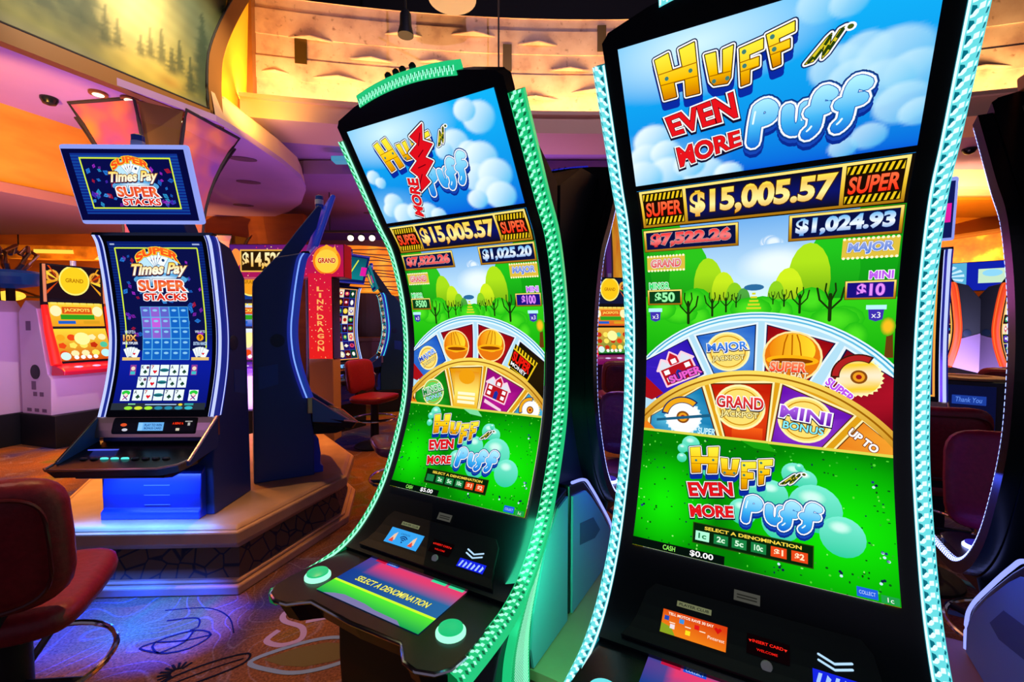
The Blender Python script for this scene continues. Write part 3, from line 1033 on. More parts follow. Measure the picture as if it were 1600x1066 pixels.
# ------------------------------------------------------------------ the floor and the shell of the room
def carpet():
    m = mat('patterned_carpet', (0.2, 0.1, 0.08), 0.9, spec=0.15)
    nt, N, L, b = nodes_of(m)
    tc = N.new('ShaderNodeTexCoord')
    warp = N.new('ShaderNodeTexNoise')
    warp.inputs['Scale'].default_value = 1.3
    warp.inputs['Detail'].default_value = 2
    L.new(tc.outputs['Object'], warp.inputs['Vector'])
    add = N.new('ShaderNodeMixRGB')
    add.blend_type = 'ADD'
    add.inputs[0].default_value = 0.9
    L.new(tc.outputs['Object'], add.inputs[1])
    L.new(warp.outputs['Color'], add.inputs[2])
    n1 = N.new('ShaderNodeTexNoise')
    n1.inputs['Scale'].default_value = 0.75
    n1.inputs['Detail'].default_value = 3
    L.new(add.outputs[0], n1.inputs['Vector'])
    rp = N.new('ShaderNodeValToRGB')
    st = [(.28, '142a78'), (.38, '3c3068'), (.44, '5c3c34'), (.52, '7c4c22'), (.58, '5c5a20'), (.66, '743814'), (.74, '1c2c6c')]
    while len(rp.color_ramp.elements) < len(st):
        rp.color_ramp.elements.new(.5)
    for e, (p, c) in zip(rp.color_ramp.elements, st):
        e.position = p
        e.color = (*lin(c), 1)
    L.new(n1.outputs[0], rp.inputs[0])
    # swirling outlines: contour lines of a warped noise
    n2 = N.new('ShaderNodeTexNoise')
    n2.inputs['Scale'].default_value = 1.6
    n2.inputs['Detail'].default_value = 1
    L.new(add.outputs[0], n2.inputs['Vector'])
    ml = N.new('ShaderNodeMath')
    ml.operation = 'MULTIPLY'
    ml.inputs[1].default_value = 13
    L.new(n2.outputs[0], ml.inputs[0])
    fr = N.new('ShaderNodeMath')
    fr.operation = 'FRACT'
    L.new(ml.outputs[0], fr.inputs[0])
    r2 = N.new('ShaderNodeValToRGB')
    for p, v in ((0.0, 1), (0.09, 0), (0.93, 0), (1.0, 1)):
        e = r2.color_ramp.elements.new(p) if p not in (0.0, 1.0) else r2.color_ramp.elements[0 if p == 0 else -1]
        e.color = (v, v, v, 1)
    L.new(fr.outputs[0], r2.inputs[0])
    mx = N.new('ShaderNodeMixRGB')
    mx.inputs[2].default_value = (*lin('8c8ca8'), 1)
    k = N.new('ShaderNodeMath')
    k.operation = 'MULTIPLY'
    k.inputs[1].default_value = .2
    L.new(r2.outputs[0], k.inputs[0])
    L.new(k.outputs[0], mx.inputs[0])
    L.new(rp.outputs[0], mx.inputs[1])
    g = N.new('ShaderNodeTexNoise')
    g.inputs['Scale'].default_value = 95
    L.new(tc.outputs['Object'], g.inputs['Vector'])
    gr = N.new('ShaderNodeMapRange')
    gr.inputs[1].default_value = .3
    gr.inputs[2].default_value = .7
    gr.inputs[3].default_value = .55
    gr.inputs[4].default_value = 1.3
    L.new(g.outputs[0], gr.inputs[0])
    mm = N.new('ShaderNodeMixRGB')
    mm.blend_type = 'MULTIPLY'
    mm.inputs[0].default_value = 1
    L.new(mx.outputs[0], mm.inputs[1])
    L.new(gr.outputs[0], mm.inputs[2])
    L.new(mm.outputs[0], b.inputs['Base Color'])
    bp = N.new('ShaderNodeBump')
    bp.inputs['Strength'].default_value = .5
    bp.inputs['Distance'].default_value = .01
    L.new(g.outputs[0], bp.inputs['Height'])
    L.new(bp.outputs[0], b.inputs['Normal'])
    return m


def ribbon(b, pts, w, z, mi, closed=False, n=6):
    """a flat woven line on the carpet, smoothed through its points"""
    P = [Vector((p[0], p[1], 0)) for p in pts]
    out = []
    k = len(P)
    for i in range(k if closed else k - 1):
        p0, p1, p2, p3 = P[(i - 1) % k] if (closed or i) else P[0], P[i], P[(i + 1) % k], P[(i + 2) % k] if (closed or i < k - 2) else P[-1]
        for q in range(n):
            t = q / n
            out.append(.5 * ((2 * p1) + (p2 - p0) * t + (2 * p0 - 5 * p1 + 4 * p2 - p3) * t * t + (3 * p1 - p0 - 3 * p2 + p3) * t ** 3))
    if not closed:
        out.append(P[-1])
    V = []
    m = len(out)
    for i, p in enumerate(out):
        a, c = out[(i - 1) % m] if (closed or i) else out[0], out[(i + 1) % m] if (closed or i < m - 1) else out[-1]
        d = (c - a).normalized()
        q = Vector((-d.y, d.x, 0)) * w / 2
        V += [(p.x + q.x, p.y + q.y, z), (p.x - q.x, p.y - q.y, z)]
    F = [(2 * i, 2 * i + 1, (2 * i + 3) % (2 * m), (2 * i + 2) % (2 * m)) for i in range(m if closed else m - 1)]
    b.add(V, F, mi)


fl = MB()
fl.box((0, 6, -.05), (32, 26, .1), 0)
LEAF = [(-1.12, 1.90), (-.98, 2.0), (-.84, 2.05), (-.72, 2.04), (-.60, 2.0), (-.74, 1.89), (-.88, 1.84), (-1.0, 1.85)]
fl.add([(x, y, .001) for x, y in [(-.86 + (a + .86) * .82, 1.945 + (c - 1.945) * .7) for a, c in LEAF]], [list(range(8))], 2)
ribbon(fl, LEAF, .022, .002, 1, True)
ribbon(fl, [(-1.03, 2.33), (-1.13, 2.24), (-1.11, 2.17), (-1.0, 2.12), (-.97, 2.04), (-1.04, 2.0), (-1.12, 2.03), (-1.10, 2.1)], .028, .002, 3)
ribbon(fl, [(-.86, 2.26), (-.9, 2.2), (-1.0, 2.16)], .022, .002, 3)
for x, y in ((-.92, 2.3), (-.78, 2.15)):
    ribbon(fl, [(x, y), (x + .05, y - .04), (x + .04, y - .09), (x + .1, y - .12)], .035, .002, 4)
EN = [(-1.62, 2.02), (-1.5, 2.10), (-1.40, 2.07), (-1.44, 1.98), (-1.55, 1.95)]
for pts, cl in ((EN, True), ([EN[0], (-1.5, 2.03), EN[2]], False), ([EN[1], (-1.49, 2.02), EN[4]], False), ([(-1.62, 2.02), (-1.66, 1.98), (-1.55, 1.95)], False)):
    ribbon(fl, pts, .009, .002, 5, cl, 3)
BU = [(-1.40, 1.80), (-1.28, 1.90), (-1.16, 1.95), (-1.14, 1.9), (-1.2, 1.84), (-1.3, 1.77), (-1.36, 1.74)]
ribbon(fl, BU, .010, .002, 5, True, 4)
ribbon(fl, [(-1.38, 1.77), (-1.26, 1.86), (-1.16, 1.92)], .007, .002, 5)
for i in range(9):
    a = R(70 + i * 22)
    ribbon(fl, [(-1.39 + .02 * math.cos(a), 1.84 + .02 * math.sin(a)), (-1.39 + .07 * math.cos(a), 1.84 + .06 * math.sin(a))], .01, .002, 5, n=2)
ribbon(fl, [(-1.75, 2.25), (-1.55, 2.27), (-1.4, 2.2), (-1.3, 2.08)], .006, .002, 5)
ribbon(fl, [(-1.68, 2.17), (-1.55, 2.19), (-1.5, 2.13), (-1.52, 2.1)], .008, .002, 5)
ribbon(fl, [(2.15, 2.35), (2.3, 2.6), (2.5, 2.55), (2.55, 2.35), (2.4, 2.22), (2.22, 2.22)], .05, .002, 6, True)
ribbon(fl, [(2.15, 2.0), (2.5, 2.05), (2.9, 2.2)], .03, .002, 6)
BL = [(-2.75, 3.75), (-2.4, 3.62), (-2.45, 3.4), (-2.75, 3.35), (-3.1, 3.5)]
fl.add([(x, y, .001) for x, y in ((-3.3, 4.1), (-2.95, 4.05), (-2.75, 3.8), (-2.85, 3.6), (-3.15, 3.75))], [[0, 1, 2, 3, 4]], 4)
ribbon(fl, [(-.7, 3.3), (-.55, 3.6), (-.75, 3.85), (-.5, 4.1)], .03, .002, 1)
ribbon(fl, [(-1.0, 3.0), (-.8, 3.1), (-.6, 3.05), (-.5, 3.2)], .02, .002, 1)
WOOL = lambda n, c: mat(n, lin(c), .9, spec=.1)
struct(fl.build('floor', [carpet(), WOOL('wool_grey_blue', '7088a8'), WOOL('wool_olive', '5c5230'), WOOL('wool_mauve', '9a84a8'), WOOL('wool_blue', '2848a0'), WOOL('wool_ink', '0c0e1c'), WOOL('wool_slate', '3c6c90')]))

LAVENDER = noisy('lavender_ceiling_paint', lin('b88cc0'), lin('a880b8'), 1.2, .75)
PLUM = noisy('plum_ceiling_paint', lin('8c62a0'), lin('805898'), 1.2, .75)
CREAM = mat('cream_trim', lin('d8b090'), .6)
OCHRE = noisy('ochre_plaster', lin('f0ac38'), lin('dc9428'), 2.0, .7, stretch=(1, 1, 3))
VOID = mat('black_ceiling', (0.004, 0.004, 0.005), .8)
CAVE = mat('dark_wall', (0.03, 0.022, 0.02), .8)


def stone():
    if 'stone_blocks' in MATS:
        return MATS['stone_blocks']
    m = noisy('stone_blocks', lin('c8a088'), lin('e0bca0'), 3, .8, .25, stops=[(.25, lin('a88070')), (.45, lin('cfa88e')), (.75, lin('e4c4aa'))], detail=8)
    nt, N, L, b = nodes_of(m)
    old = b.inputs['Base Color'].links[0].from_socket
    tc = N.new('ShaderNodeTexCoord')
    v = N.new('ShaderNodeTexNoise')
    v.inputs['Scale'].default_value = 14
    v.inputs['Detail'].default_value = 6
    L.new(tc.outputs['Object'], v.inputs['Vector'])
    r = N.new('ShaderNodeValToRGB')
    r.color_ramp.elements[0].position = .62
    r.color_ramp.elements[0].color = (1, 1, 1, 1)
    r.color_ramp.elements[1].position = .78
    r.color_ramp.elements[1].color = (.35, .25, .2, 1)
    L.new(v.outputs[0], r.inputs[0])
    mm = N.new('ShaderNodeMixRGB')
    mm.blend_type = 'MULTIPLY'
    mm.inputs[0].default_value = .8
    L.new(old, mm.inputs[1])
    L.new(r.outputs[0], mm.inputs[2])
    L.new(mm.outputs[0], b.inputs['Base Color'])
    return m


def arcp(a, r, z):
    return (ARC_C.x + math.sin(a) * r, ARC_C.y + math.cos(a) * r, z)


# curved stone wall over the ledge, in courses, with projecting shelves that catch the light from below
sw = MB()
A0, A1, NA = R(-13.2), R(18.5), 64
ZS = [4.18, 4.52, 4.86, 5.16, 5.46, 5.80, 5.98]
for k in range(len(ZS) - 1):
    for i in range(NA):
        a, b = A0 + (A1 - A0) * i / NA, A0 + (A1 - A0) * (i + 1) / NA
        r0 = ARC_R + (.02 if k % 2 else 0)
        sw.add([arcp(a, r0, ZS[k]), arcp(b, r0, ZS[k]), arcp(b, r0, ZS[k + 1]), arcp(a, r0, ZS[k + 1])], [(0, 1, 2, 3)], 0)
        sw.add([arcp(a, ARC_R, ZS[k + 1]), arcp(b, ARC_R, ZS[k + 1]), arcp(b, ARC_R + .03, ZS[k + 1]), arcp(a, ARC_R + .03, ZS[k + 1])], [(0, 1, 2, 3)], 0)
SH = [(-2.84, 4.0, 1), (-2.03, 3.79, 1), (-2.47, 3.48, 1.2), (-1.58, 4.19, .9), (-1.13, 3.83, .8), (-.57, 4.25, 1.1), (.38, 4.15, 1), (.86, 3.78, 1), (.34, 3.35, 1.2), (1.25, 3.46, 1.2), (-2.9, 3.05, .9), (6.23, 3.03, 1.3),
      (6.36, 3.45, 1.2), (-1.8, 3.05, .9), (-.4, 3.3, 1), (1.9, 3.9, 1), (2.8, 3.5, 1), (3.6, 4.1, 1), (4.6, 3.6, 1), (5.4, 4.1, 1.1), (7.2, 3.5, 1.2), (-3.3, 3.5, .6)]
for x, h, s in SH:
    z = h + EYE
    a = math.asin((x - ARC_C.x) / ARC_R)
    da = .30 * s / ARC_R
    P = [arcp(a - da, ARC_R, z - .01), arcp(a, ARC_R - .10 * s, z - .01), arcp(a + da, ARC_R, z - .01), arcp(a - da, ARC_R, z + .005), arcp(a, ARC_R - .10 * s, z + .005), arcp(a + da, ARC_R, z + .005), arcp(a, ARC_R, z + .03)]
    sw.add(P, [(0, 1, 2), (0, 3, 4, 1), (1, 4, 5, 2), (3, 6, 4), (4, 6, 5)], 0)
for x, h, w in ((-2.97, 3.84, .16), (-.07, 3.95, .13), (1.34, 4.25, .13), (3.2, 4.2, .13), (5.0, 4.2, .13)):
    a = math.asin((x - ARC_C.x) / ARC_R)
    da = w / 2 / ARC_R
    z0, z1 = h + EYE - .19, h + EYE + .19
    sw.add([arcp(a - da, ARC_R - .015, z0), arcp(a + da, ARC_R - .015, z0), arcp(a + da, ARC_R - .015, z1), arcp(a - da, ARC_R - .015, z1),
            arcp(a - da, ARC_R + .1, z0), arcp(a + da, ARC_R + .1, z0), arcp(a + da, ARC_R + .1, z1), arcp(a - da, ARC_R + .1, z1)],
           [(0, 1, 2, 3), (0, 4, 5, 1), (1, 5, 6, 2), (2, 6, 7, 3), (3, 7, 4, 0)], 1)
struct(sw.build('wall_stone_rotunda', [stone(), mat('bronze_slot', lin('5a4414'), .4, .6)]))
# ledge under the stone, with its lip
lg = MB()
for i in range(NA):
    a, b = A0 + (A1 - A0) * i / NA, A0 + (A1 - A0) * (i + 1) / NA
    prof = [(ARC_R + .3, 4.10), (ARC_R - .5, 4.10), (ARC_R - .5, 4.33), (ARC_R - .56, 4.33), (ARC_R - .56, 4.38), (ARC_R - .46, 4.38), (ARC_R - .46, 4.2), (ARC_R + .3, 4.2)]
    n = len(prof)
    lg.add([arcp(a, r, z) for r, z in prof] + [arcp(b, r, z) for r, z in prof], [(j, (j + 1) % n, n + (j + 1) % n, n + j) for j in range(n)])
struct(lg.build('trim_1', CREAM))
# upper dark void
vo = MB()
vo.box((1, 8.6, 7.0), (16, .1, 2.2))
vo.box((1, 2, 8.1), (26, 14, .1))
struct(vo.build('ceiling_void', VOID))
# lavender ceiling beyond the ledge, with a lower field behind it
ce = MB()
V = [arcp(A0 + (A1 - A0) * i / 32, ARC_R + .1, 4.16) for i in range(33)]
top = [(x, y) for x, y, z in V]
ce.slab(top + [(14, 7.5), (14, 16.5), (-14, 16.5), (-14, 8.0)], 4.12, 4.3)
struct(ce.build('ceiling', LAVENDER))
c2 = MB()
c2.slab([(-3.4, 7.55), (5.2, 7.55), (5.2, 16), (-9, 16), (-9, 10.5)], 3.88, 4.1)
struct(c2.build('ceiling_lower', PLUM))
# lobed slab of ceiling at the left with a cream fascia
SLAB = [(-4.30, 3.15), (-4.01, 3.67), (-3.62, 4.38), (-3.23, 5.08), (-3.18, 5.6), (-3.17, 6.38), (-3.23, 7.08), (-3.41, 7.65), (-3.88, 8.5), (-4.4, 9.1), (-4.88, 9.5), (-5.78, 9.91), (-6.4, 9.98), (-9, 9.9), (-9, 3.15)]
sl = MB()
sl.slab(SLAB, 3.65, 3.72)
struct(sl.build('ceiling_left', LAVENDER))
fs = MB()
for a, b in zip(SLAB[3:13], SLAB[4:14]):
    fs.add([(a[0] + .0, a[1], 3.66), (b[0], b[1], 3.66), (b[0] - .05, b[1], 3.98), (a[0] - .05, a[1], 3.98)], [(0, 1, 2, 3)])
struct(fs.build('trim_2', CREAM))
# ochre bulkhead and lower soffit at the far left
bk = MB()
bk.slab([(-5.35, 3.95), (-4.68, 5.9), (-4.75, 6.6), (-12, 6.9), (-12, 3.0)], 2.86, 3.66, 0)
bk.slab([(-5.32, 3.95), (-4.62, 5.9), (-4.7, 6.7), (-12, 7.0), (-12, 3.0)], 2.76, 2.86, 1)
struct(bk.build('wall_left', [OCHRE, mat('rose_trim', lin('b07868'), .6)]))
# back walls
bw = MB()
bw.box((-8.6, 9.6, 1.8), (8.6, .2, 3.8), 0)
struct(bw.build('wall_back_left', noisy('amber_panelling', lin('a85a1c'), lin('8a4414'), 1.5, .6, stretch=(1, 1, 4))))
bw = MB()
bw.box((0, 13.6, 2.1), (14, .2, 4.2), 0)
bw.box((-2.8, 13.4, 3.1), (10, .06, .08), 1)
bw.box((-2.8, 13.4, 1.9), (10, .06, .06), 1)
struct(bw.build('wall_back', [noisy('tan_wall_paint', lin('c08a64'), lin('a87454'), 1.0, .7), CAVE]))
wr = MB()
wr.box((9.5, 9.6, 2.2), (10, .2, 4.4), 0)
struct(wr.build('wall_back_right', noisy('golden_plaster', lin('f0a020'), lin('e08c18'), .8, .7)))
wr = MB()
wr.slab([(6.3, 8.1), (12, 8.1), (12, 9.6), (6.3, 9.6)], 3.62, 3.72, 0)
wr.box((9.2, 8.08, 3.98), (6, .06, .48), 1)
wr.box((9.2, 8.03, 3.70), (6, .1, .1), 2)
struct(wr.build('ceiling_right', [noisy('golden_plaster', lin('f0a020'), lin('e08c18'), .8, .7), mat('ivory_cove', lin('fff0cc'), .6), CREAM]))
lamp('cove_lamp', 'AREA', (7.9, 7.75, 3.72), (8.0, 8.1, 4.1), (1, .7, .28), 12, 2.4, .15)
# rails and dark frames on the far left wall
tr = MB()
for z in (1.62, 2.28):
    tr.box((-8.3, 9.45, z), (7.6, .08, .07))
for x in (-9.3, -7.15, -5.4):
    tr.box((x, 9.45, 1.95), (.16, .09, .66))
struct(tr.build('trim_3', CAVE))
# side and rear enclosure beyond the frame
sd = MB()
sd.box((-13.5, 6, 2.2), (.2, 24, 4.6))
struct(sd.build('wall_side_left', CAVE))
sd = MB()
sd.box((13.9, 6, 2.2), (.2, 24, 4.6))
struct(sd.build('wall_side_right', OCHRE))
# amber return wall between the painted panel and the stone
nb = MB()
nb.add([(-3.36, 5.28, 3.98), (-3.66, 6.40, 3.98), (-3.56, 6.44, 6.6), (-3.0, 5.28, 6.6)], [(0, 1, 2, 3)], 0)
nb.box((-3.62, 6.42, 5.3), (.16, .1, 2.8), 1)
nb.box((-3.52, 5.95, 4.02), (.3, 1.0, .16), 2)
struct(nb.build('wall_amber_return', [mat('amber_plaster', lin('ffc428'), .6), mat('brown_wood_trim', lin('8a5428'), .5), CREAM]))

# ------------------------------------------------------------------ the big curved machines
PR = [(.56, -.748), (.40, -.740), (.30, -.722), (.21, -.668), (.127, -.572), (.063, -.44), (.015, -.298), (0, -.17), (0, -.038), (.022, .105), (.07, .25), (.134, .342), (.216, .468), (.298, .593), (.33, .642)]


def arclen(P):
    D = [0.0]
    for a, b in zip(P, P[1:]):
        D.append(D[-1] + math.hypot(b[0] - a[0], b[1] - a[1]))
    return D


JP = [(d, h + EYE) for d, h in smooth_line(PR, 8)]
JS = arclen(JP)
JS0 = JS[4 * 8]
JS = [s - JS0 for s in JS]


def at_s(s):
    for i in range(len(JS) - 1):
        if s <= JS[i + 1] or i == len(JS) - 2:
            t = (s - JS[i]) / (JS[i + 1] - JS[i])
            a, b = JP[i], JP[i + 1]
            n = Vector((b[1] - a[1], -(b[0] - a[0]))).normalized()
            return (a[0] + (b[0] - a[0]) * t, a[1] + (b[1] - a[1]) * t), (n.x, n.y)


def on(s, x, out=0.0):
    (d, z), (nd, nz) = at_s(s)
    return (x, -(d + nd * out), z + nz * out)


def strip_mesh(sx, s0, s1, dotted=False):
    """lit rail: a bright lens with a row of darker hollows and ticks pressed into it"""
    b = MB()
    n = 70
    ring = []
    for i in range(n + 1):
        s = s0 + (s1 - s0) * i / n
        if dotted:
            ring.append([on(s, sx * .301, .004), on(s, sx * .326, .004), on(s, sx * .332, .002), on(s, sx * .336, -.008), on(s, sx * .333, -.040), on(s, sx * .301, -.040)])
        else:
            ring.append([on(s, sx * .301, .003), on(s, sx * .3035, .009), on(s, sx * .3255, .001), on(s, sx * .3350, -.016), on(s, sx * .331, -.040), on(s, sx * .301, -.040)])
    V = [p for r in ring for p in r]
    for i in range(n):
        for k in range(6):
            m = {0: 1, 1: 0, 2: 0, 3: 0}.get(k, 2) if not dotted else {2: 0}.get(k, 2)
            b.add([V[j] for j in (i * 6 + k, i * 6 + (k + 1) % 6, (i + 1) * 6 + (k + 1) % 6, (i + 1) * 6 + k)], [(0, 1, 2, 3)], m)
    b.add(ring[0], [tuple(range(6))], 2)
    b.add(ring[-1], [tuple(range(6))], 2)
    u = .0215 if not dotted else .016

    def q(s, w):
        if dotted:
            return on(s, sx * (.326 + .006 * w), .005 - .002 * w)
        return on(s, sx * (.3035 + .022 * w), .0095 - .008 * w)
    for i in range(int((s1 - s0) / u)):
        s = s0 + i * u + .004
        if dotted:
            b.add([on(s, sx * .323, .0045), on(s + u * .62, sx * .323, .0045), on(s + u * .62, sx * .3328, .0025), on(s, sx * .3328, .0025), on(s + u * .62, sx * .3367, -.008), on(s, sx * .3367, -.008)], [(0, 1, 2, 3), (3, 2, 4, 5)], 1)
            continue
        b.add([q(s, .10), q(s + .001, .40), q(s + .0055, .58), q(s + .0105, .60), q(s + .0115, .42), q(s + .0085, .28), q(s + .0045, .20), q(s + .004, .08)], [(0, 1, 6, 7), (1, 2, 5, 6), (2, 3, 4, 5)], 1)
        b.add([q(s + .005, .10), q(s + .0055, .22), q(s + .0095, .32), q(s + .0125, .46), q(s + .0165, .40), q(s + .0185, .10)], [(0, 1, 2, 3, 4, 5)], 2)
        b.add([q(s + .009, .55), q(s + .011, .92), q(s + .020, .92), q(s + .018, .58)], [(0, 1, 2, 3)], 1)
        e = lambda t, w: on(s + t, sx * (.3257 + .0093 * w), .0013 - .0165 * w)
        b.add([e(.001, .0), e(.009, .30), e(.008, .75), e(.001, .45)], [(0, 1, 2, 3)], 2)
        b.add([e(.010, .05), e(.017, .25), e(.017, .7), e(.011, .5)], [(0, 1, 2, 3)], 1)
    return b


def arch_top(x):
    return 1.296 + .048 * (1 - (abs(x) / .30) ** 2)


def curved_machine(label, loc, rz, rail, lens, deep, picture=None, dotted=False, rim=None, group='curved slot machines back to back on the low plinth'):
    t = thing('slot_machine', label, 'slot machine', (loc[0], loc[1], 0), rz, group)
    E_ = EYE
    # cabinet behind the screen
    back = [(-.135, .47 + E_), (.06, .585 + E_), (.25, .60 + E_)]
    front = [(d - .035, z) for d, z in JP[::-1] if -.60 + E_ < z < .60 + E_]
    poly = [(-d, z) for d, z in back + front + [(.09, -.66 + E_), (-.135, -.66 + E_)]]
    cb = MB()
    cb.prism(poly, -.245, .245)
    cab = cb.build('cabinet', SATIN, t)
    # bezel: a black sheet that follows the curve, arched at the top
    b = MB()
    xs = [-.30, -.285, -.2, -.1, 0, .1, .2, .285, .30]
    rows = [s for s in JS if -.245 < s < 1.27] + [1.285, 'top']
    V, nx = [], len(xs)
    for face in (.002, -.045):
        for r in rows:
            for x in xs:
                V.append(on(arch_top(x) if r == 'top' else r, x * (.96 if r == 'top' and abs(x) > .29 else 1), face))
    nr = len(rows)
    F = []
    for f in range(2):
        o = f * nr * nx
        for i in range(nr - 1):
            for j in range(nx - 1):
                F.append((o + i * nx + j, o + i * nx + j + 1, o + (i + 1) * nx + j + 1, o + (i + 1) * nx + j))
    o = nr * nx
    for i in range(nr - 1):
        for j in (0, nx - 1):
            F.append((i * nx + j, (i + 1) * nx + j, o + (i + 1) * nx + j, o + i * nx + j))
    for j in range(nx - 1):
        for i in (0, nr - 1):
            F.append((i * nx + j, i * nx + j + 1, o + i * nx + j + 1, o + i * nx + j))
    b.add(V, F)
    b.build('bezel', BLACK, t, smooth=True)
    # light rails
    mats = [rail, lens, deep]
    for sx in (-1, 1):
        strip_mesh(sx, -.475, 1.245, dotted).build('light_rail', mats, t, smooth=False)
    # lit crown on the arch
    cr = MB()
    n = 26
    for i in range(n):
        x0, x1 = -.175 + .35 * i / n, -.175 + .35 * (i + 1) / n
        P = [on(arch_top(x) + ds, x, o) for x in (x0, x1) for ds, o in ((-.012, .008), (.020, .004), (.020, -.035), (-.012, -.035))]
        cr.add(P, [(0, 4, 5, 1), (1, 5, 6, 2), (0, 1, 2, 3), (4, 7, 6, 5)], 0)
        xm = (x1 - x0)
        for dx, ds0, ds1 in ((.05, -.009, .006), (.62, -.003, .010)):
            cr.add([on(arch_top(x0) + ds0, x0 + xm * dx, .0095), on(arch_top(x0) + ds0, x0 + xm * (dx + .28), .0095), on(arch_top(x0) + ds1, x0 + xm * (dx + .45), .0072), on(arch_top(x0) + ds1, x0 + xm * (dx + .15), .0072)], [(0, 1, 2, 3)], 1)
        cr.add([on(arch_top(x0) + .000, x0 + xm * .38, .0088), on(arch_top(x0) + .0, x0 + xm * .6, .0088), on(arch_top(x0) + .009, x0 + xm * .6, .0074), on(arch_top(x0) + .009, x0 + xm * .45, .0074)], [(0, 1, 2, 3)], 2)
    cr.build('crown_light', mats, t)
    for k, x in enumerate((-.06, -.03, -.005, .03)):
        MB().lathe([(.008, 0), (.010, .008), (.006, .014), (.002, .016)], on(arch_top(x) + .02, x, -.02), 12).build('crown_stud', SATIN, t, smooth=True)
    if picture:
        picture[0].build('screen', JP, t, .004, JS[0])
        picture[1].build('top_screen', JP, t, .004, JS[0])
        seam = MB()
        seam.add([on(.9565, -.27, .0065), on(.9565, .27, .0065), on(.9675, .27, .0065), on(.9675, -.27, .0065)], [(0, 1, 2, 3)])
        seam.build('screen_divider', BLACK, t)
    # player panel under the screen
    pp = MB()
    SS = [-.215, -.19, -.16, -.13, -.10, -.078]
    V = []
    for face in (.004, .012):
        for i, s in enumerate(SS):
            hw = (.252, .238, .228, .222, .216, .198)[i]
            V += [on(s, -hw, face), on(s, hw, face)]
    k = len(SS)
    F = [(2 * i, 2 * i + 1, 2 * i + 3, 2 * i + 2) for i in range(k - 1)] + [(2 * k + 2 * i, 2 * k + 2 * i + 1, 2 * k + 2 * i + 3, 2 * k + 2 * i + 2) for i in range(k - 1)]
    F += [(2 * i + j, 2 * i + 2 + j, 2 * k + 2 * i + 2 + j, 2 * k + 2 * i + j) for i in range(k - 1) for j in (0, 1)] + [(0, 1, 2 * k + 1, 2 * k), (2 * k - 2, 2 * k - 1, 4 * k - 1, 4 * k - 2)]
    pp.add(V, F)
    panel = pp.build('player_panel', SATIN, t)
    if picture:
        v = picture[2]
        A = Art(-.172, -.038, -.182, -.129)
        if v == 'A':
            A.field(-.172, -.182, -.038, -.129, lambda x, y: mix(lin('f08018'), lin('d83c10'), .5 + 20 * (y + .155) + 3 * (x + .1)), 8, 4)
            A.poly([(-.172, -.182), (-.14, -.182), (-.15, -.165), (-.172, -.16)], '88a020')
            A.text('TELL MOTOS RAVE 30 SAY', (-.160, -.139, -.065, -.133), 'fff0d8', .02)
            for x, y, c in ((-.162, -.147, '2048b0'), (-.13, -.146, '3890e0'), (-.098, -.149, 'e01818'), (-.148, -.163, 'f0e0e8'), (-.115, -.167, 'f8e020')):
                A.rect(x - .005, y - .005, x + .005, y + .005, c)
            A.poly([(-.056, -.150), (-.048, -.140), (-.052, -.136), (-.056, -.139), (-.060, -.136), (-.064, -.140)], 'd01010')
            A.text('Pinterest', (-.075, -.165, -.042, -.158), 'fff4e0')
            for x in (-.155, -.122, -.092):
                A.rect(x, -.156, x + .012, -.154, 'fff0d0')
        else:
            A.rect(-.172, -.182, -.038, -.129, '38a4f0')
            for x in (-.145, -.066):
                A.poly([(x - .012, -.17), (x + .008, -.168), (x + .006, -.14), (x - .004, -.15)], 'f0c8a8')
                A.poly([(x - .014, -.175), (x + .006, -.175), (x - .002, -.158)], 'e04838')
            for r in (.007, .013, .019):
                A.ring(-.106, -.168, r - .0018, r + .0018, '103878', R(40), R(140), 10)
            A.disc(-.106, -.169, .003, .003, '103878', 10)
            A.text('CASHLESS', (-.125, -.145, -.088, -.139), '103878')
        A.build('card_display', JP, panel, .0135, JS[0])
        A = Art(-.0, .077, -.168, -.128)
        A.rect(-.0, -.168, .077, -.128, '0a0204')
        A.text('INSERT CARD', (.010, -.143, .066, -.137), 'ff2418', .02)
        A.text('WELCOME', (.018, -.158, .056, -.153), 'e81c14', .02)
        for x in (.006, .07):
            A.poly([(x - .003, -.139), (x + .003, -.139), (x, -.144)], 'ff3020')
        A.build('led_display', JP, panel, .0135, JS[0])
        MB().lathe([(.011, 0), (.010, .004), (.004, .005)], (0, 0, 0), 16).build('round_button', mat('pale_button', (.6, .65, .6), .35), panel, smooth=True)
        bt = panel.children[-1]
        x, y, z = on(-.183, .037, .012)
        bt.location = (x, y, z)
        bt.rotation_euler = (R(58), 0, 0)
        A = Art(.115, .235, -.20, -.12)
        for dy in (0, -.011):
            A.stroke([(.126, -.128 + dy), (.152, -.138 + dy), (.180, -.128 + dy)], .0045, 'b8e0ff')
        A.rect(.115, -.185, .205, -.158, '1424e0')
        for i in range(6):
            A.poly([(.120 + i * .014, -.182), (.126 + i * .014, -.182), (.131 + i * .014, -.163 - (i % 2) * .006), (.125 + i * .014, -.163)], 'a8c8ff')
        A.build('bill_slot_light', JP, panel, .0135, JS[0])
        A = Art(-.145, -.072, -.115, -.103)
        A.rect(-.145, -.115, -.072, -.103, '6c7050')
        A.text('PLAYER CLUB', (-.14, -.112, -.077, -.106), '20241c', .02)
        A.build('card_slot_plate', JP, panel, .0135, JS[0])
        A = Art(-.03, .022, -.066, -.044)
        A.rect(-.03, -.066, .022, -.044, '44443e')
        A.rect(-.024, -.054, .016, -.051, '22221e')
        A.rect(-.024, -.06, .016, -.057, '22221e')
        A.build('maker_plate', JP, t, .006, JS[0])
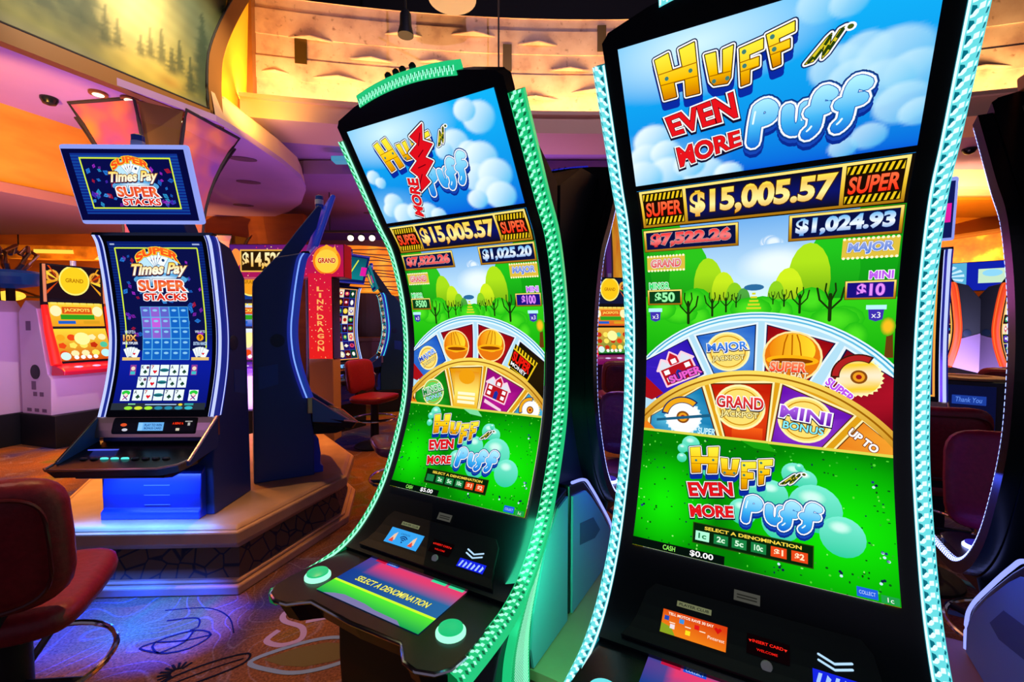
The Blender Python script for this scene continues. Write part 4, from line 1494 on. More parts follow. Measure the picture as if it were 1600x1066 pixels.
    # button deck with lobed front
    OUT = [(-.298, .26), (-.312, .49), (-.306, .535), (-.285, .562), (-.245, .575), (-.205, .568), (-.180, .545), (-.158, .528), (0, .536), (.158, .528), (.180, .545), (.205, .568), (.245, .575), (.285, .562), (.306, .535), (.312, .49), (.298, .26)]
    dk = MB()
    zt = -.731 + E_
    dk.slab([(x * .96, -(d - .03) if d > .3 else -d) for x, d in OUT], zt - .065, zt, 0, [(x, -d) for x, d in OUT])
    deck = dk.build('button_deck', BLACK, t)
    MB().tube([(x * 1.0, -d - .001, zt - .006) for x, d in OUT[1:-1]], .0055, 8).build('deck_trim', CHROME, deck, smooth=True)
    if picture:
        A = Art(-.188, .178, .0, .204)
        A.field(-.188, 0, .178, .204, lambda x, y: mix(mix(lin('183c90'), lin('2868a0'), (x + .19) / .37), lin('f03868'), max(0, min(1, (y - .12) / .06)) * (1 - max(0, (y - .185) / .02)) * (1 if x > -.13 else .1)), 18, 12)
        A.poly([(-.188, 0), (.178, 0), (.178, .06), (-.188, .06)], vgrad(0, '18a050', .03, '20d068', .06, '58f030'))
        A.poly([(-.16, 0), (.12, 0), (.10, .012), (.02, .014), (-.02, .02), (-.1, .022), (-.13, .014)], '7c78a8')
        A.rect(-.188, .058, .178, .066, 'd0ff30')
        A.text('SELECT A DENOMINATION', (-.135, .085, .13, .108), 'f8f468', .02, .12, [(.03, '141c30')])
        A.rect(-.16, .188, -.12, .202, 'c0143c')
        A.rect(-.115, .188, -.07, .202, '1c54d0')
        A.text('COLLECT', (-.11, .192, -.075, .199), 'd0e8ff')
        A.rect(.06, .186, .11, .2, '38d898')
        A.rect(.12, .186, .17, .2, '38d898')
        A.build('deck_screen', [(.494, zt), (.39, zt), (.287, zt)], deck, .002)
    for sx in (-1, 1):
        r = MB().lathe([(.036, 0), (.036, .006), (.031, .012)], (0, 0, 0), 28)
        bt = r.build('play_button', lens, deck, smooth=True)
        bt.location = (sx * .24, -.45, zt)
        MB().lathe([(.030, .010), (.029, .016), (.02, .020), (.006, .021)], (0, 0, 0), 28).build('button_cap', rail, bt, smooth=True)
    # base that carries the machine
    BP = [(-.135, -.56), (.0, -.585), (.07, -.64), (.2, -.755), (.31, -.865), (.345, -.93), (.345, -1.05), (.32, -1.449), (.13, -1.449), (.13, -1.019), (-.135, -1.019)]
    if rim:
        BP = BP[:7] + [(.345, -1.019), (-.135, -1.019)]
    bs = MB()
    bs.prism([(-d, h + E_) for d, h in BP], -.285, .285)
    base = bs.build('base', BLACK, t, bevel=.006)
    for sx in (-1, 1):
        sp = MB()
        P = [(-.125, -.585), (-.05, -.60), (.05, -.70), (.125, -.85), (.14, -.95), (.125, -1.015), (-.125, -1.015)] if not rim else [(-.125, -.60), (.0, -.62), (.06, -.665), (.19, -.78), (.29, -.885), (.32, -.94), (.32, -1.015), (-.125, -1.015)]
        sp.prism([(-d, h + E_) for d, h in P], sx * .286, sx * .2935)
        pn = sp.build('side_panel', TEALPANEL, base)
        if not rim:
            I = smooth_line([(-.03, -.575), (.06, -.69), (.135, -.83), (.155, -.93), (.150, -1.1), (.135, -1.44)], 8)
            O = smooth_line([(.055, -.635), (.16, -.725), (.255, -.835), (.29, -.93), (.285, -1.1), (.265, -1.44)], 8)
            rl = MB()
            q = len(I)
            for i in range(q - 1):
                P = [(sx * .2945, -I[i][0], I[i][1] + E_), (sx * .2945, -I[i + 1][0], I[i + 1][1] + E_), (sx * .3085, -O[i + 1][0], O[i + 1][1] + E_), (sx * .3085, -O[i][0], O[i][1] + E_)]
                rl.add(P, [(0, 1, 2, 3)], 0)
                P2 = [(sx * .287, -O[i][0] - .004, O[i][1] + E_), (sx * .287, -O[i + 1][0] - .004, O[i + 1][1] + E_)]
                rl.add([P[2], P[3], P2[0], P2[1]], [(0, 1, 2, 3)], 0)
                M = lambda a, bq, w, o=.0012: (sx * (.2945 + .014 * w + o), -(a[0] + (bq[0] - a[0]) * w), a[1] + (bq[1] - a[1]) * w + E_)
                for (u0, u1, mi_) in ((.05, .30, 1), (.30, .50, 2), (.55, .80, 1), (.80, 1.0, 2)):
                    l = lambda A_, u: (A_[i][0] + (A_[i + 1][0] - A_[i][0]) * u, A_[i][1] + (A_[i + 1][1] - A_[i][1]) * u)
                    rl.add([M(l(I, u0), l(O, u0), .08), M(l(I, u1), l(O, u1), .08), M(l(I, u1), l(O, u1), .8), M(l(I, u0), l(O, u0), .8)] if mi_ == 1 else [M(l(I, u0), l(O, u0), .35), M(l(I, u1), l(O, u1), .35), M(l(I, u1), l(O, u1), .95), M(l(I, u0), l(O, u0), .95)], [(0, 1, 2, 3)], mi_)
            rl.build('base_light', mats, base)
        else:
            MB().tube([(sx * .287, -d, h + E_) for d, h in smooth_line([(-.12, -.555), (.0, -.58), (.075, -.635), (.2, -.75), (.31, -.86), (.347, -.93), (.345, -1.03)], 6)], .0055, 6).build('base_rim_light', rim, base)
            MB().prism([(-d, h + E_) for d, h in ((-.06, -.72), (.08, -.75), (.16, -.83), (.1, -.84), (-.06, -.80))], sx * .2936, sx * .2942).build('panel_print', mat('panel_print_ink', (.04, .10, .14), .6), pn)
    return t


MINT, MINTLENS, MINTDEEP = glow('green_rail', lin('1cc87a'), 1.0), glow('green_lens', lin('a0ffd4'), 1.25), glow('green_hollow', lin('006c38'), .8)
CYAN, CYANLENS, CYANDEEP = glow('cyan_rail', lin('6ce4ea'), 1.0), glow('cyan_lens', lin('d8ffff'), 1.25), glow('cyan_hollow', lin('007c90'), .8)
BLUER, BLUELENS = glow('blue_rail', lin('2024b8'), .8), glow('blue_lens', lin('98a8ff'), 4.0)
GB = (game_picture('A'), sky_logo('A'), 'A')
GA = (game_picture('B'), sky_logo('B'), 'B')
curved_machine('biggest curved slot machine, rails glowing cyan, prize wheel picture with a ten dollar box', (.6087, 1.1372), R(-29.6), CYAN, CYANLENS, CYANDEEP, GB)
curved_machine('curved slot machine with green glowing rails and a lit button deck, beside the cyan one', (-.1274, 1.5594), R(-29.98), MINT, MINTLENS, MINTDEEP, GA)
RIM = glow('white_blue_rim', lin('8c98ff'), 1.4)


def violet_picture(y0, y1):
    A = Art(-HW, HW, y0, y1)
    A.field(-HW, y0, HW, y1, vgrad(y0, '2018c0', (y0 + y1) / 2, 'a020c8', y1, '3050ff'), 6, 2)
    for i in range(5):
        for j in range(4):
            A.disc(-.2 + i * .1, y0 + (y1 - y0) * (.2 + .2 * j), .036, .04, ('e0a0ff', '60a0ff', 'ff60c0')[(i + j) % 3], 12)
            A.layer -= 1
    return A


GC = (violet_picture(0, .955), violet_picture(.968, 1.266), 'B')
curved_machine('dark curved machine turned away, back to back with the green glowing machine', (.02, 1.816), R(-209.98), BLUER, BLUELENS, BLACK, GC, True, RIM)
m6 = curved_machine('dark curved machine cut by the frame, seen from behind right of the cyan one', (1.50, .95), R(-209.6), BLUER, BLUELENS, BLACK, GC, True, RIM)
MB().prism([(-d, h + EYE) for d, h in ((-.10, .56), (.30, .655), (.31, .70), (-.10, .64))], -.22, .24).build('top_box', mat('gold_box', lin('b08038'), .4), m6, bevel=.006)
for x, y, tx, ty in ((.47, 1.60, .30, 1.80), (1.16, 1.26, 1.27, 1.14)):
    lamp('rail_glow', 'AREA', (x, y, 1.0), (tx, ty, .72), (.05, .10, 1), 1.3, .25)  # added blue lamps in the gaps, reinforcing the spill of the rails
lamp('rail_glow', 'AREA', (.13, 1.17, .78), (.27, 1.6, .5), (.05, 1, .45), 4, .3)  # added green lamp, reinforcing the rail spill on base and plinth
# low plinth under the bank of curved machines
pl = MB()
ax = Vector((math.cos(R(29.98)), -math.sin(R(29.98))))
fw = Vector((-math.sin(R(29.98)), -math.cos(R(29.98))))
o2 = Vector((-.1274, 1.5594))
pts = [o2 + ax * a + fw * d for a, d in ((-.5, .118), (2.4, .118), (2.4, -.66), (-.5, -.66))]
pl.slab([(p.x, p.y) for p in pts], 0.0, .40, 0)
pts = [o2 + ax * a + fw * d for a, d in ((-.51, .128), (2.41, .128), (2.41, -.67), (-.51, -.67))]
pl.slab([(p.x, p.y) for p in pts], .40, .43, 1)
pt = thing('machine_plinth', 'long low plinth with tan top under the curved machines', 'plinth')
pb = MB()
pb.v, pb.f, pb.m = pl.v[:8], pl.f[:6], pl.m[:6]
pb.build('plinth_box', noisy('rust_laminate', lin('5c2a18'), lin('6c3420'), 3, .5), pt)
pb = MB()
pb.v, pb.f, pb.m = pl.v[8:], [[i - 8 for i in f] for f in pl.f[6:]], [0] * 6
pb.build('plinth_top', noisy('tan_laminate', lin('96704c'), lin('a87c54'), 4, .5), pt)
# blue light the far-side machines throw on the plinth and carpet
for x, y in ((.28, 2.3), (1.76, 1.42)):
    lamp('underglow_lamp', 'AREA', (x, y, .70), (x, y, 0), (.08, .12, 1), 9, .4)

# ------------------------------------------------------------------ tower machines with a topper
TP = [(d, h + EYE) for d, h in smooth_line([(.091, -.527), (.049, -.395), (.014, -.25), (0, -.12), (0, -.02), (.008, .069), (.03, .25), (.061, .43), (.089, .488)], 6)]
TS = arclen(TP)
TL = TS[-1]


def heart(A, x, y, r, c='e01424'):
    A.poly([(x, y - r), (x + r, y + .15 * r), (x + .9 * r, y + .7 * r), (x + .4 * r, y + .8 * r), (x, y + .45 * r), (x - .4 * r, y + .8 * r), (x - .9 * r, y + .7 * r), (x - r, y + .15 * r)], c)


def club(A, x, y, r, c='10402c'):
    for a, b in ((0, .5), (-.5, -.1), (.5, -.1)):
        A.disc(x + a * r, y + b * r, r * .5, r * .5, c, 10)
        A.layer -= 1
    A.poly([(x - .35 * r, y - r), (x + .35 * r, y - r), (x, y + .2 * r)], c)


def title_block(A, x, y, k, arrow=True):
    """the stacked title, k = half width"""
    A.disc(x, y + .40 * k, .62 * k, .42 * k, 'bfe8f8', 30)
    for i, a in enumerate((-34, -17, 0, 17, 34)):
        ca, sa = math.cos(R(-a)), math.sin(R(-a))
        P = [(x + (u * ca - v * sa) * k, y + .25 * k + (u * sa + v * ca) * k) for u, v in ((-.11, .1), (.11, .1), (.11, .5), (-.11, .5))]
        A.poly(P, 'f4fcff')
        A.stroke(P, .012 * k, '3c80b0', closed=True)
        cx, cy = sum(p[0] for p in P) / 4, sum(p[1] for p in P) / 4
        A.disc(cx, cy, .05 * k, .05 * k, 'd02030' if i % 2 else '204070', 8)
    A.disc(x, y - .12 * k, .85 * k, .22 * k, '58a8e0', 30)
    A.soft(x, y - .1 * k, .7 * k, .15 * k, 'e8f8ff', lambda *_: lin('58a8e0'), .2)
    A.text('SUPER', ((x - .66 * k, y + .42 * k), (x + .66 * k, y + .42 * k), (x - .70 * k, y + .66 * k), (x + .70 * k, y + .66 * k)), vgrad(y + .4 * k, 'f02c18', y + .9 * k, 'ff6a20'), .05, 0, [(.085, '182050'), (.06, 'ffe23c')], arch=1.1)
    A.text('Times Pay', ((x - .92 * k, y - .10 * k), (x + .86 * k, y - .02 * k), (x - .86 * k, y + .38 * k), (x + .92 * k, y + .44 * k)), vgrad(y - .1 * k, 'ffffff', y + .15 * k, 'fffbe0', y + .4 * k, 'ffd83c'), .035, .22, [(.07, '101c50', (0, -.02 * k)), (.045, '7c3c10')])
    A.text('SUPER', (x - .74 * k, y - .50 * k, x + .80 * k, y - .13 * k), vgrad(y - .5 * k, 'd81c18', y - .3 * k, 'f88040', y - .13 * k, 'e02c20'), .045, 0, [(.10, '182058'), (.07, 'ffffff')])
    A.text('STACKS', (x - .60 * k, y - .80 * k, x + .78 * k, y - .56 * k), 'e0301c', .04, 0, [(.10, '182058'), (.07, 'ffffff')])


def confetti(A, x0, y0, x1, y1, n, seed):
    rnd = random.Random(seed)
    for i in range(n):
        x, y = rnd.uniform(x0, x1), rnd.uniform(y0, y1)
        a = rnd.uniform(0, 3)
        s = rnd.uniform(.010, .020)
        c = rnd.choice(['2474d0', '3890e0', '7820a0', '9c28c0', 'a81830', '1c5cb8', '4428b0', '2890c8'])
        ca, sa = math.cos(a) * s, math.sin(a) * s
        A.poly([(x + ca, y + sa), (x - sa * .7, y + ca * .7), (x - ca, y - sa), (x + sa * .7, y - ca * .7)], c)
        A.layer -= 1
        A.stroke([(x - ca * .5, y - sa * .5), (x + ca * .5, y + sa * .5)], .003, '0c1458')
        A.layer -= 1
    A.layer += 2


def card(A, x0, y0, x1, y1, kind):
    A.rect(x0, y0, x1, y1, '082c5c')
    A.rect(x0 + .002, y0 + .002, x1 - .002, y1 - .002, 'eefcff')
    w, h = x1 - x0, y1 - y0
    cx, cy = (x0 + x1) / 2, y0 + h * .36
    if kind == 'H':
        A.text('7', (x0 + w * .12, y0 + h * .62, x0 + w * .4, y0 + h * .92), 'c01020', .02)
        heart(A, cx + w * .05, cy, w * .22)
    elif kind == 'W':
        A.disc(cx, y0 + h * .5, w * .5, h * .16, '208890', 12)
        A.rect(x0 + w * .1, y0 + h * .42, x1 - w * .1, y0 + h * .54, '1c4c60')
    else:
        A.text(kind, (x0 + w * .12, y0 + h * .62, x0 + w * .4, y0 + h * .92), '10303c', .02)
        club(A, cx + w * .05, cy, w * .22)
        if kind in 'QK':
            A.disc(x1 - w * .22, y0 + h * .74, w * .16, h * .14, '6a3858', 8)


def poker_pictures():
    A = Art(-.282, .282, 0, TL)
    A.rect(-.3, 0, .3, TL, '04040a')
    A.field(-.262, .05, .262, TL - .035, vgrad(.05, '0a1478', .3, '0c1c9c', .5, '081458', TL, '0a1c68'), 4, 1)
    for i in range(34):
        y = .47 + i * .0155
        A.rect(-.262, y, .262, y + .006, '0c2c7c')
        A.layer -= 1
    A.layer += 1
    A.rect(-.225, .38, .225, TL - .075, '0a1048')
    confetti(A, -.215, .44, .215, TL - .085, 80, 4)
    for a, b in (((-.228, .36), (-.228, TL - .072)), ((-.228, TL - .072), (.228, TL - .072)), ((.228, TL - .072), (.228, .36))):
        A.stroke([a, b], .007, 'd8f03c', cap=False)
        A.layer -= 1
    A.layer += 1
    A.rect(-.25, TL - .055, -.225, TL - .047, 'a8b8e0')
    A.rect(.205, TL - .055, .245, TL - .047, 'a8b8e0')
    # card backs in five stacks
    for i in range(5):
        for j in range(5):
            x, y = -.135 + i * .054, .325 + j * .062
            t = max(0, 1 - math.hypot(i - 1, (j - 3) * .8) / 1.6)
            A.rect(x, y, x + .054, y + .062, '58b0e8')
            A.layer -= 1
            A.up()
            A.rect(x + .003, y + .003, x + .051, y + .059, lambda px, py, t=t: mix(lin('1464c4'), lin('d05ce0'), t * .9))
            A.layer -= 1
            A.up()
            A.disc(x + .027, y + .04, .014, .007, '88c8f0', 10)
            A.layer -= 3
    A.layer += 4
    title_block(A, 0.0, TL - .228, .176)
    for y, x0, rows in ((.232, -.138, 1), (.162, -.146, 1), (.088, -.158, 1)):
        for i, kd in enumerate('KHWAA' if y > .2 else ('QHWAA' if y > .1 else 'AHW77')):
            w = .0555 + (.232 - y) * .02
            card(A, x0 + i * w, y, x0 + i * w + w - .003, y + .066, kd)
            A.layer -= 2
    A.layer += 4
    for x in (-.222, .158):
        A.rect(x, .088, x + .052, .15, 'eefcff')
        A.disc(x + .026, .134, .024, .014, '28c83c', 12)
        A.disc(x + .026, .118, .013, .014, 'f8e0d0', 12)
        A.stroke([(x + .014, .096), (x + .038, .118)], .006, 'c83c98')
        A.stroke([(x + .038, .096), (x + .014, .118)], .006, '503c90')
    for x in (-.195, .152):
        A.rect(x, .236, x + .034, .296, '8c3c98')
        A.disc(x + .017, .275, .012, .012, 'f4d8c0', 10)
        A.rect(x + .004, .24, x + .03, .258, '38c0c8')
    for x, sgn in ((-.245, 1), (.148, -1)):
        for k in range(5):
            a = R(25 - k * 12)
            P = [(x + .045 + (u * math.cos(a) - v * math.sin(a)), .345 + (u * math.sin(a) + v * math.cos(a))) for u, v in ((-.02 + k * .006, 0), (.012 + k * .006, 0), (.012 + k * .006, .055), (-.02 + k * .006, .055))]
            A.poly(P, 'f4fcff')
            A.stroke(P, .0015, '406080', closed=True)
        heart(A, x + .066, .36, .008)
        A.rect(x, .322, x + .1, .340, 'e8c070')
    A.text('10X', (-.243, .435, -.165, .472), vgrad(.435, 'd87020', .472, 'ffd880'), .04, 0, [(.06, '401808')])
    A.text('WIN UP TO A', (-.232, .478, -.172, .497), 'd8e8ff', .02)
    A.text('MULTIPLIER', (-.245, .415, -.158, .43), 'e8f0ff', .03)
    A.disc(.196, .455, .02, .02, 'f8a818', 16)
    A.text('9', (.188, .441, .204, .469), '803c08', .04)
    A.text('WIN UP TO', (.168, .482, .225, .497), 'd8e8ff', .02)
    A.text('EXTRA HANDS', (.158, .41, .235, .43), 'b8d8ff', .03)
    A.rect(-.262, .036, .262, .075, '28303c')
    for i, c in enumerate(('98e838', 'd8e838', 'a8f038', '2888a8', '2888a8', '3094b0', '38b8c8')):
        A.disc(-.165 + i * .056, .047, .023, .010, c, 14)
    A.rect(-.17, .066, -.13, .073, '88d8a0')
    A.rect(-.075, .064, .1, .069, 'b8d8ff')
    A.disc(.122, .066, .012, .007, 'f0d838', 10)
    A.rect(.145, .062, .195, .073, '38a8a8')
    T = Art(-.31, .31, 0, .38)
    T.rect(-.31, 0, .31, .38, '06083c')
    T.field(-.272, .032, .272, .335, vgrad(.03, '0c1c78', .34, '102c88'), 2, 1)
    for i in range(20):
        T.rect(-.272, .034 + i * .015, .272, .040 + i * .015, '14489c')
        T.layer -= 1
    T.layer += 1
    T.rect(-.225, .065, .225, .31, '080c48')
    confetti(T, -.215, .075, .215, .30, 60, 9)
    T.frame(-.232, .06, .232, .316, .007, 'd8f03c')
    T.layer += 1
    title_block(T, .02, .192, .142)
    return A, T


def fruit_pictures(seed, c1, c2):
    rnd = random.Random(seed)
    A = Art(-.282, .282, 0, TL)
    A.rect(-.3, 0, .3, TL, '08060c')
    A.field(-.265, .03, .265, TL - .02, vgrad(.03, c1, .5, c2, TL, c1), 3, 1)
    for j in range(8):
        for i in range(5):
            x, y = -.25 + i * .1, .05 + j * .12
            c = rnd.choice(['e8e0c0', 'd8406c', 'f0b020', '28a058', 'f4f4e8', '5830b0', 'c82020', '30a0c8', 'f8d848'])
            A.rect(x, y, x + .095, y + .112, rnd.choice(['280818', '0c3c28', 'f0e0b8', '201060', '5c1010']))
            A.layer -= 1
            A.up()
            A.disc(x + .0475, y + .056, rnd.uniform(.025, .044), rnd.uniform(.02, .045), c, rnd.choice([4, 5, 8, 14]))
            A.up()
            A.disc(x + .0475, y + .06, .016, .016, rnd.choice(['ffffff', 'ffe080', '802010']), 8)
            A.layer -= 3
    A.layer += 4
    A.frame(-.265, .03, .265, TL - .02, .012, 'f0a040')
    T = Art(-.31, .31, 0, .38)
    T.rect(-.31, 0, .31, .38, '101858')
    T.field(-.27, .04, .27, .34, vgrad(.04, '108088', .34, '0c4c60'), 2, 1)
    T.stroke([(.0, .06), (.12, .3)], .02, 'd8e840')
    T.rect(.2, .1, .3, .22, 'e01ca0')
    T.disc(-.1, .19, .09, .1, 'f0c030', 20)
    return A, T


def tower(label, loc, rz, strip, trim, body, pics=None, cat='slot machine', z=0.0, group=None, blue=BLUEPAINT, plinth=False, flank=None):
    t = thing('slot_machine', label, cat, (loc[0], loc[1], z), rz, group)
    b = MB()
    P = [(.06, .495), (-.12, .45), (-.26, .28), (-.28, -1.088), (.10, -1.088), (.10, -.80), (.085, -.66), (.07, -.56)]
    P = [(d, h + EYE) for d, h in P] + [(d - .03, zz) for d, zz in TP[2:-1]]
    b.prism([(-d, zz) for d, zz in P], -.312, .312)
    cab = b.build('cabinet', body, t, bevel=.008)
    for sx in (-1, 1):
        m = MB()
        m.prism([(-d, h + EYE) for d, h in ((-.24, -.30), (-.12, -.28), (-.12, -.42), (-.24, -.45))], sx * .3125, sx * .314)
        m.build('notice_sticker', mat('blue_sticker', lin('1c4c9c'), .5), cab)
        m = MB()
        m.lathe([(.045, 0), (.045, .004), (.03, .006)], (0, 0, 0), 20)
        q = m.build('side_grille', mat('grille_teal', lin('0c2c48'), .5), cab, smooth=True)
        q.location = (sx * .3125, .12, EYE - .12)
        q.rotation_euler = (0, R(90 * sx), 0)
    if flank:
        for sx in (-1, 1):
            m = MB()
            m.prism([(-d, h + EYE) for d, h in ((-.26, -.12), (.0, -.20), (.07, -.56), (.085, -.80), (.09, -1.07), (-.26, -1.07))], sx * .3125, sx * .322)
            m.build('flank_panel', flank, cab, bevel=.003)
    bz = MB()
    for i in range(len(TP) - 1):
        (d0, z0), (d1, z1) = TP[i], TP[i + 1]
        bz.add([(x, -d, zz) for d, zz in ((d0 + .001, z0), (d1 + .001, z1)) for x in (-.285, .285)] + [(x, -d + .04, zz) for d, zz in ((d0, z0), (d1, z1)) for x in (-.285, .285)], [(0, 1, 3, 2), (4, 6, 7, 5), (0, 2, 6, 4), (1, 5, 7, 3)])
    bz.prism([(-.065, .486 + EYE), (-.095, .486 + EYE), (-.085, .505 + EYE), (-.04, .50 + EYE)], -.33, .33)
    bz.build('bezel', BLACK, t)
    for sx in (-1, 1):
        st = MB()
        n = len(TP)
        V = []
        for d, zz in TP:
            V += [(sx * .285, -d - .002, zz), (sx * .290, -d - .006, zz), (sx * .303, -d - .012, zz), (sx * .321, -d - .011, zz), (sx * .332, -d + .008, zz), (sx * .3318, -d + .030, zz), (sx * .3316, -d + .040, zz), (sx * .325, -d + .06, zz)]
        for i in range(n - 1):
            for k in range(7):
                st.add([V[j] for j in (i * 8 + k, i * 8 + k + 1, (i + 1) * 8 + k + 1, (i + 1) * 8 + k)], [(0, 1, 2, 3)], 0 if k in (0, 2, 5) else 1)
        st.build('light_strip', [strip, BLUETRIM if trim is not BLACK else mat('ember_trim', lin('a83010'), .4, emit=lin('e04818'), strength=.8)], t)
    if pics:
        pics[0].build('screen', TP, t, .003)
    # console under the screen
    c = MB()
    CF = [(.091, -.527), (.105, -.56), (.118, -.60), (.125, -.64)]
    c.prism([(-d, h + EYE) for d, h in CF + [(.06, -.64), (.06, -.527)]], -.33, .33)
    con = c.build('console', COPPER, t, bevel=.004)
    c = MB()
    c.prism([(-d - .005, h + EYE) for d, h in ((.093, -.530), (.107, -.56), (.119, -.60), (.122, -.622))] + [(-.09, -.622 + EYE), (-.07, -.53 + EYE)], -.235, .235)
    ins = c.build('console_insert', SATIN, con, bevel=.012)
    if pics:
        A = Art(-.21, .21, 0, .1)
        A.rect(-.085, .022, .055, .068, '68b0f0')
        A.rect(-.083, .024, -.06, .066, '88c8ff')
        A.text('PLAY TO WIN', (-.05, .046, .045, .06), '103c80', .02)
        A.text('BONUS CARD', (-.05, .03, .045, .042), '103c80', .02)
        A.disc(-.165, .055, .018, .009, 'e05028', 10)
        A.disc(-.155, .028, .016, .008, 'c8c8d8', 10)
        A.rect(.10, .05, .165, .072, '1c0408')
        A.text('A REPAY A', (.103, .056, .162, .068), 'ff3818', .03)
        A.rect(.125, .022, .145, .036, 'd0c8b0')
        A.rect(.17, .07, .215, .076, 'a0a0a0')
        A.rect(.187, .05, .2, .066, 'b0b0b0')
        A.build('console_display', [(d + .006, h + EYE) for d, h in ((.093, -.530), (.107, -.56), (.119, -.60), (.122, -.622))][::-1], con, .002)
    # deck
    dk = MB()
    dz = lambda d: -.665 - (d - .10) * .24 + EYE
    D = [(-.335, .10), (-.345, .30), (-.345, .385), (-.325, .40), (.21, .385), (.29, .35), (.335, .27), (.335, .10)]
    n = len(D)
    V = [(x, -d, dz(d)) for x, d in D] + [(x * .95, -(d - .03) if d > .2 else -d, dz(d) - .045) for x, d in D]
    dk.add(V, [list(range(n))[::-1], list(range(n, 2 * n))] + [(i, (i + 1) % n, n + (i + 1) % n, n + i) for i in range(n)])
    deck = dk.build('button_deck', BLACK, t)
    MB().tube([(x, -d, dz(d) + .002) for x, d in D[1:7]], .006, 8).build('deck_trim', COPPER, deck, smooth=True)
    for sx in (-1, 1):
        w = MB()
        pw = [(.09, -.53), (.13, -.56), (.26, -.66), (.335, -.715), (.335, -.735), (.09, -.70)]
        w.prism([(-d, h + EYE) for d, h in pw], sx * .322, sx * .34)
        wn = w.build('deck_cheek', NAVY if sx > 0 else mat('steel_blue', lin('3c6ca0'), .35), deck, bevel=.004)
        MB().tube([(sx * .331, -d, h + EYE + .004) for d, h in pw[:4]], .006, 8).build('cheek_trim', COPPER, wn, smooth=True)
    for i in range(9):
        lit = i in (2, 3, 4)
        bt = MB().lathe([(.020, 0), (.019, .007), (.012, .010)], (0, 0, 0), 16, sy=.62).build('deck_button', glow('aqua_button', lin('58f0e8'), 1.1) if lit else mat('grey_button', lin('38424c'), .4), deck, smooth=True)
        x = -.235 + i * .053
        bt.location = (x, -.29, dz(.29))
        bt.rotation_euler = (R(-13), 0, 0)
    q = MB()
    q.box((0, 0, 0), (.13, .07, .006))
    q = q.build('bill_slot_glow', glow('bill_slot', lin('5868ff'), .9), deck, bevel=.003)
    q.location = (-.2, -.2, dz(.2) + .004)
    q.rotation_euler = (R(-13), 0, 0)
    MB().prism([(-d, h + EYE) for d, h in ((.10, -.72), (.30, -.765), (.33, -.80), (.26, -.82), (.10, -.81))], -.25, .20).build('under_tray', BLACK, deck, bevel=.006)
    # lower door
    lo = MB()
    lo.prism([(-d, h + EYE) for d, h in ((.099, -.80), (.135, -.84), (.15, -.95), (.145, -1.03), (.165, -1.045), (.165, -1.088), (.099, -1.088))], -.27, .27)
    door = lo.build('lower_door', blue, t, bevel=.006)
    ln = MB()
    for zz, w in ((-.90, .14), (-.955, .14), (-1.01, .14)):
        ln.box((0.03, -.149, zz + EYE), (w, .004, .003))
    ln.build('door_vents', mat('pale_blue_line', lin('6c8cf0'), .4), door)
    if plinth:
        m = MB()
        m.box((0, .08, .181), (.66, .46, .362))
        m.build('plinth', SATIN, t, bevel=.006)
    # topper
    a = MB()
    q0, q1 = Vector((.150, .535)), Vector((.275, .915))
    u = (q1 - q0).normalized()
    nn = Vector((u.y, -u.x))
    P = [q0 + nn * .0, q1 + nn * .0, q1 - nn * .035, q0 - nn * .035]
    a.prism([(-p.x, p.y + EYE) for p in P], -.325, .325)
    tb = a.build('topper', trim, t, bevel=.014, seg=3)
    m = MB()
    pa, pb = q0 + u * .022 + nn * .002, q1 - u * .022 + nn * .002
    m.add([(x, -p.x, p.y + EYE) for p in (pa, pb) for x in (-.303, .303)], [(0, 1, 3, 2)])
    m.build('topper_bezel', BLACK, tb)
    if pics:
        L = (pb - pa).length
        pics[1].build('topper_screen', [(pa.x, pa.y + EYE), (pb.x, pb.y + EYE)], tb, .003)
    sp = MB()
    sp.prism([(-d, h + EYE) for d, h in ((-.12, .45), (.03, .49), (.16, .70), (.20, .86), (.17, .87), (.02, .66))], -.16, .16)
    sp.build('topper_bracket', NAVY if body is NAVY else DARK, t, bevel=.006)
    cd = MB()
    cd.lathe([(.03, 0), (.03, .035)], (.03, -.205, .885 + EYE), 16, 0)
    cd.lathe([(.032, .035), (.032, .07)], (.03, -.205, .885 + EYE), 16, 1)
    cd.lathe([(.03, .07), (.03, .10), (.02, .106)], (.03, -.205, .885 + EYE), 16, 0)
    cd.build('candle_lamp', [mat('blue_lens', lin('1c50b8'), .2), mat('white_lens', lin('b8c8e8'), .2)], t, smooth=True)
    return t


WHITEBLUE = glow('white_blue_strip', lin('b8c4ff'), 1.2)
BLUETRIM = mat('blue_chrome', (.10, .2, .75), .2, .6, emit=lin('1830c0'), strength=.35)
pk = poker_pictures()
tower('poker machine with a playing card screen and slanted topper, alone on the stone platform front', (-2.006, 2.652), R(1.2), WHITEBLUE, glow('topper_edge', lin('98a8ff'), .9), NAVY, pk)
tower('navy machine seen from its side, lip pointing right, on the stone platform', (-1.66, 3.46), R(-240), glow('blue_white_strip', lin('7ca4ff'), 1.2), BLUETRIM, NAVY, None)
lamp('underglow_lamp', 'AREA', (-2.0, 2.42, .60), (-2.0, 2.47, .36), (.10, .24, 1), 3, .5, .05)
lamp('underglow_lamp', 'AREA', (-2.0, 2.40, .425), (-2.0, 2.40, .36), (.03, .17, 1), 5, .78, .04)  # added strip close over the ledge, repeating the blue light under the deck
lamp('underglow_lamp', 'AREA', (-2.0, 2.345, .115), (-2.0, 2.345, 0), (.02, .10, 1), 3.0, .75, .03)  # added strip tinting the skirting blue, no fixture there
for x in (-1.95, -1.62):
    lamp('underglow_lamp', 'SPOT', (x, 2.13, .54), (x, 2.13, 0), (.0, .035, 1), 330, .0, spot=66, blend=.7)  # added spots carrying the deck's blue light onto the carpet

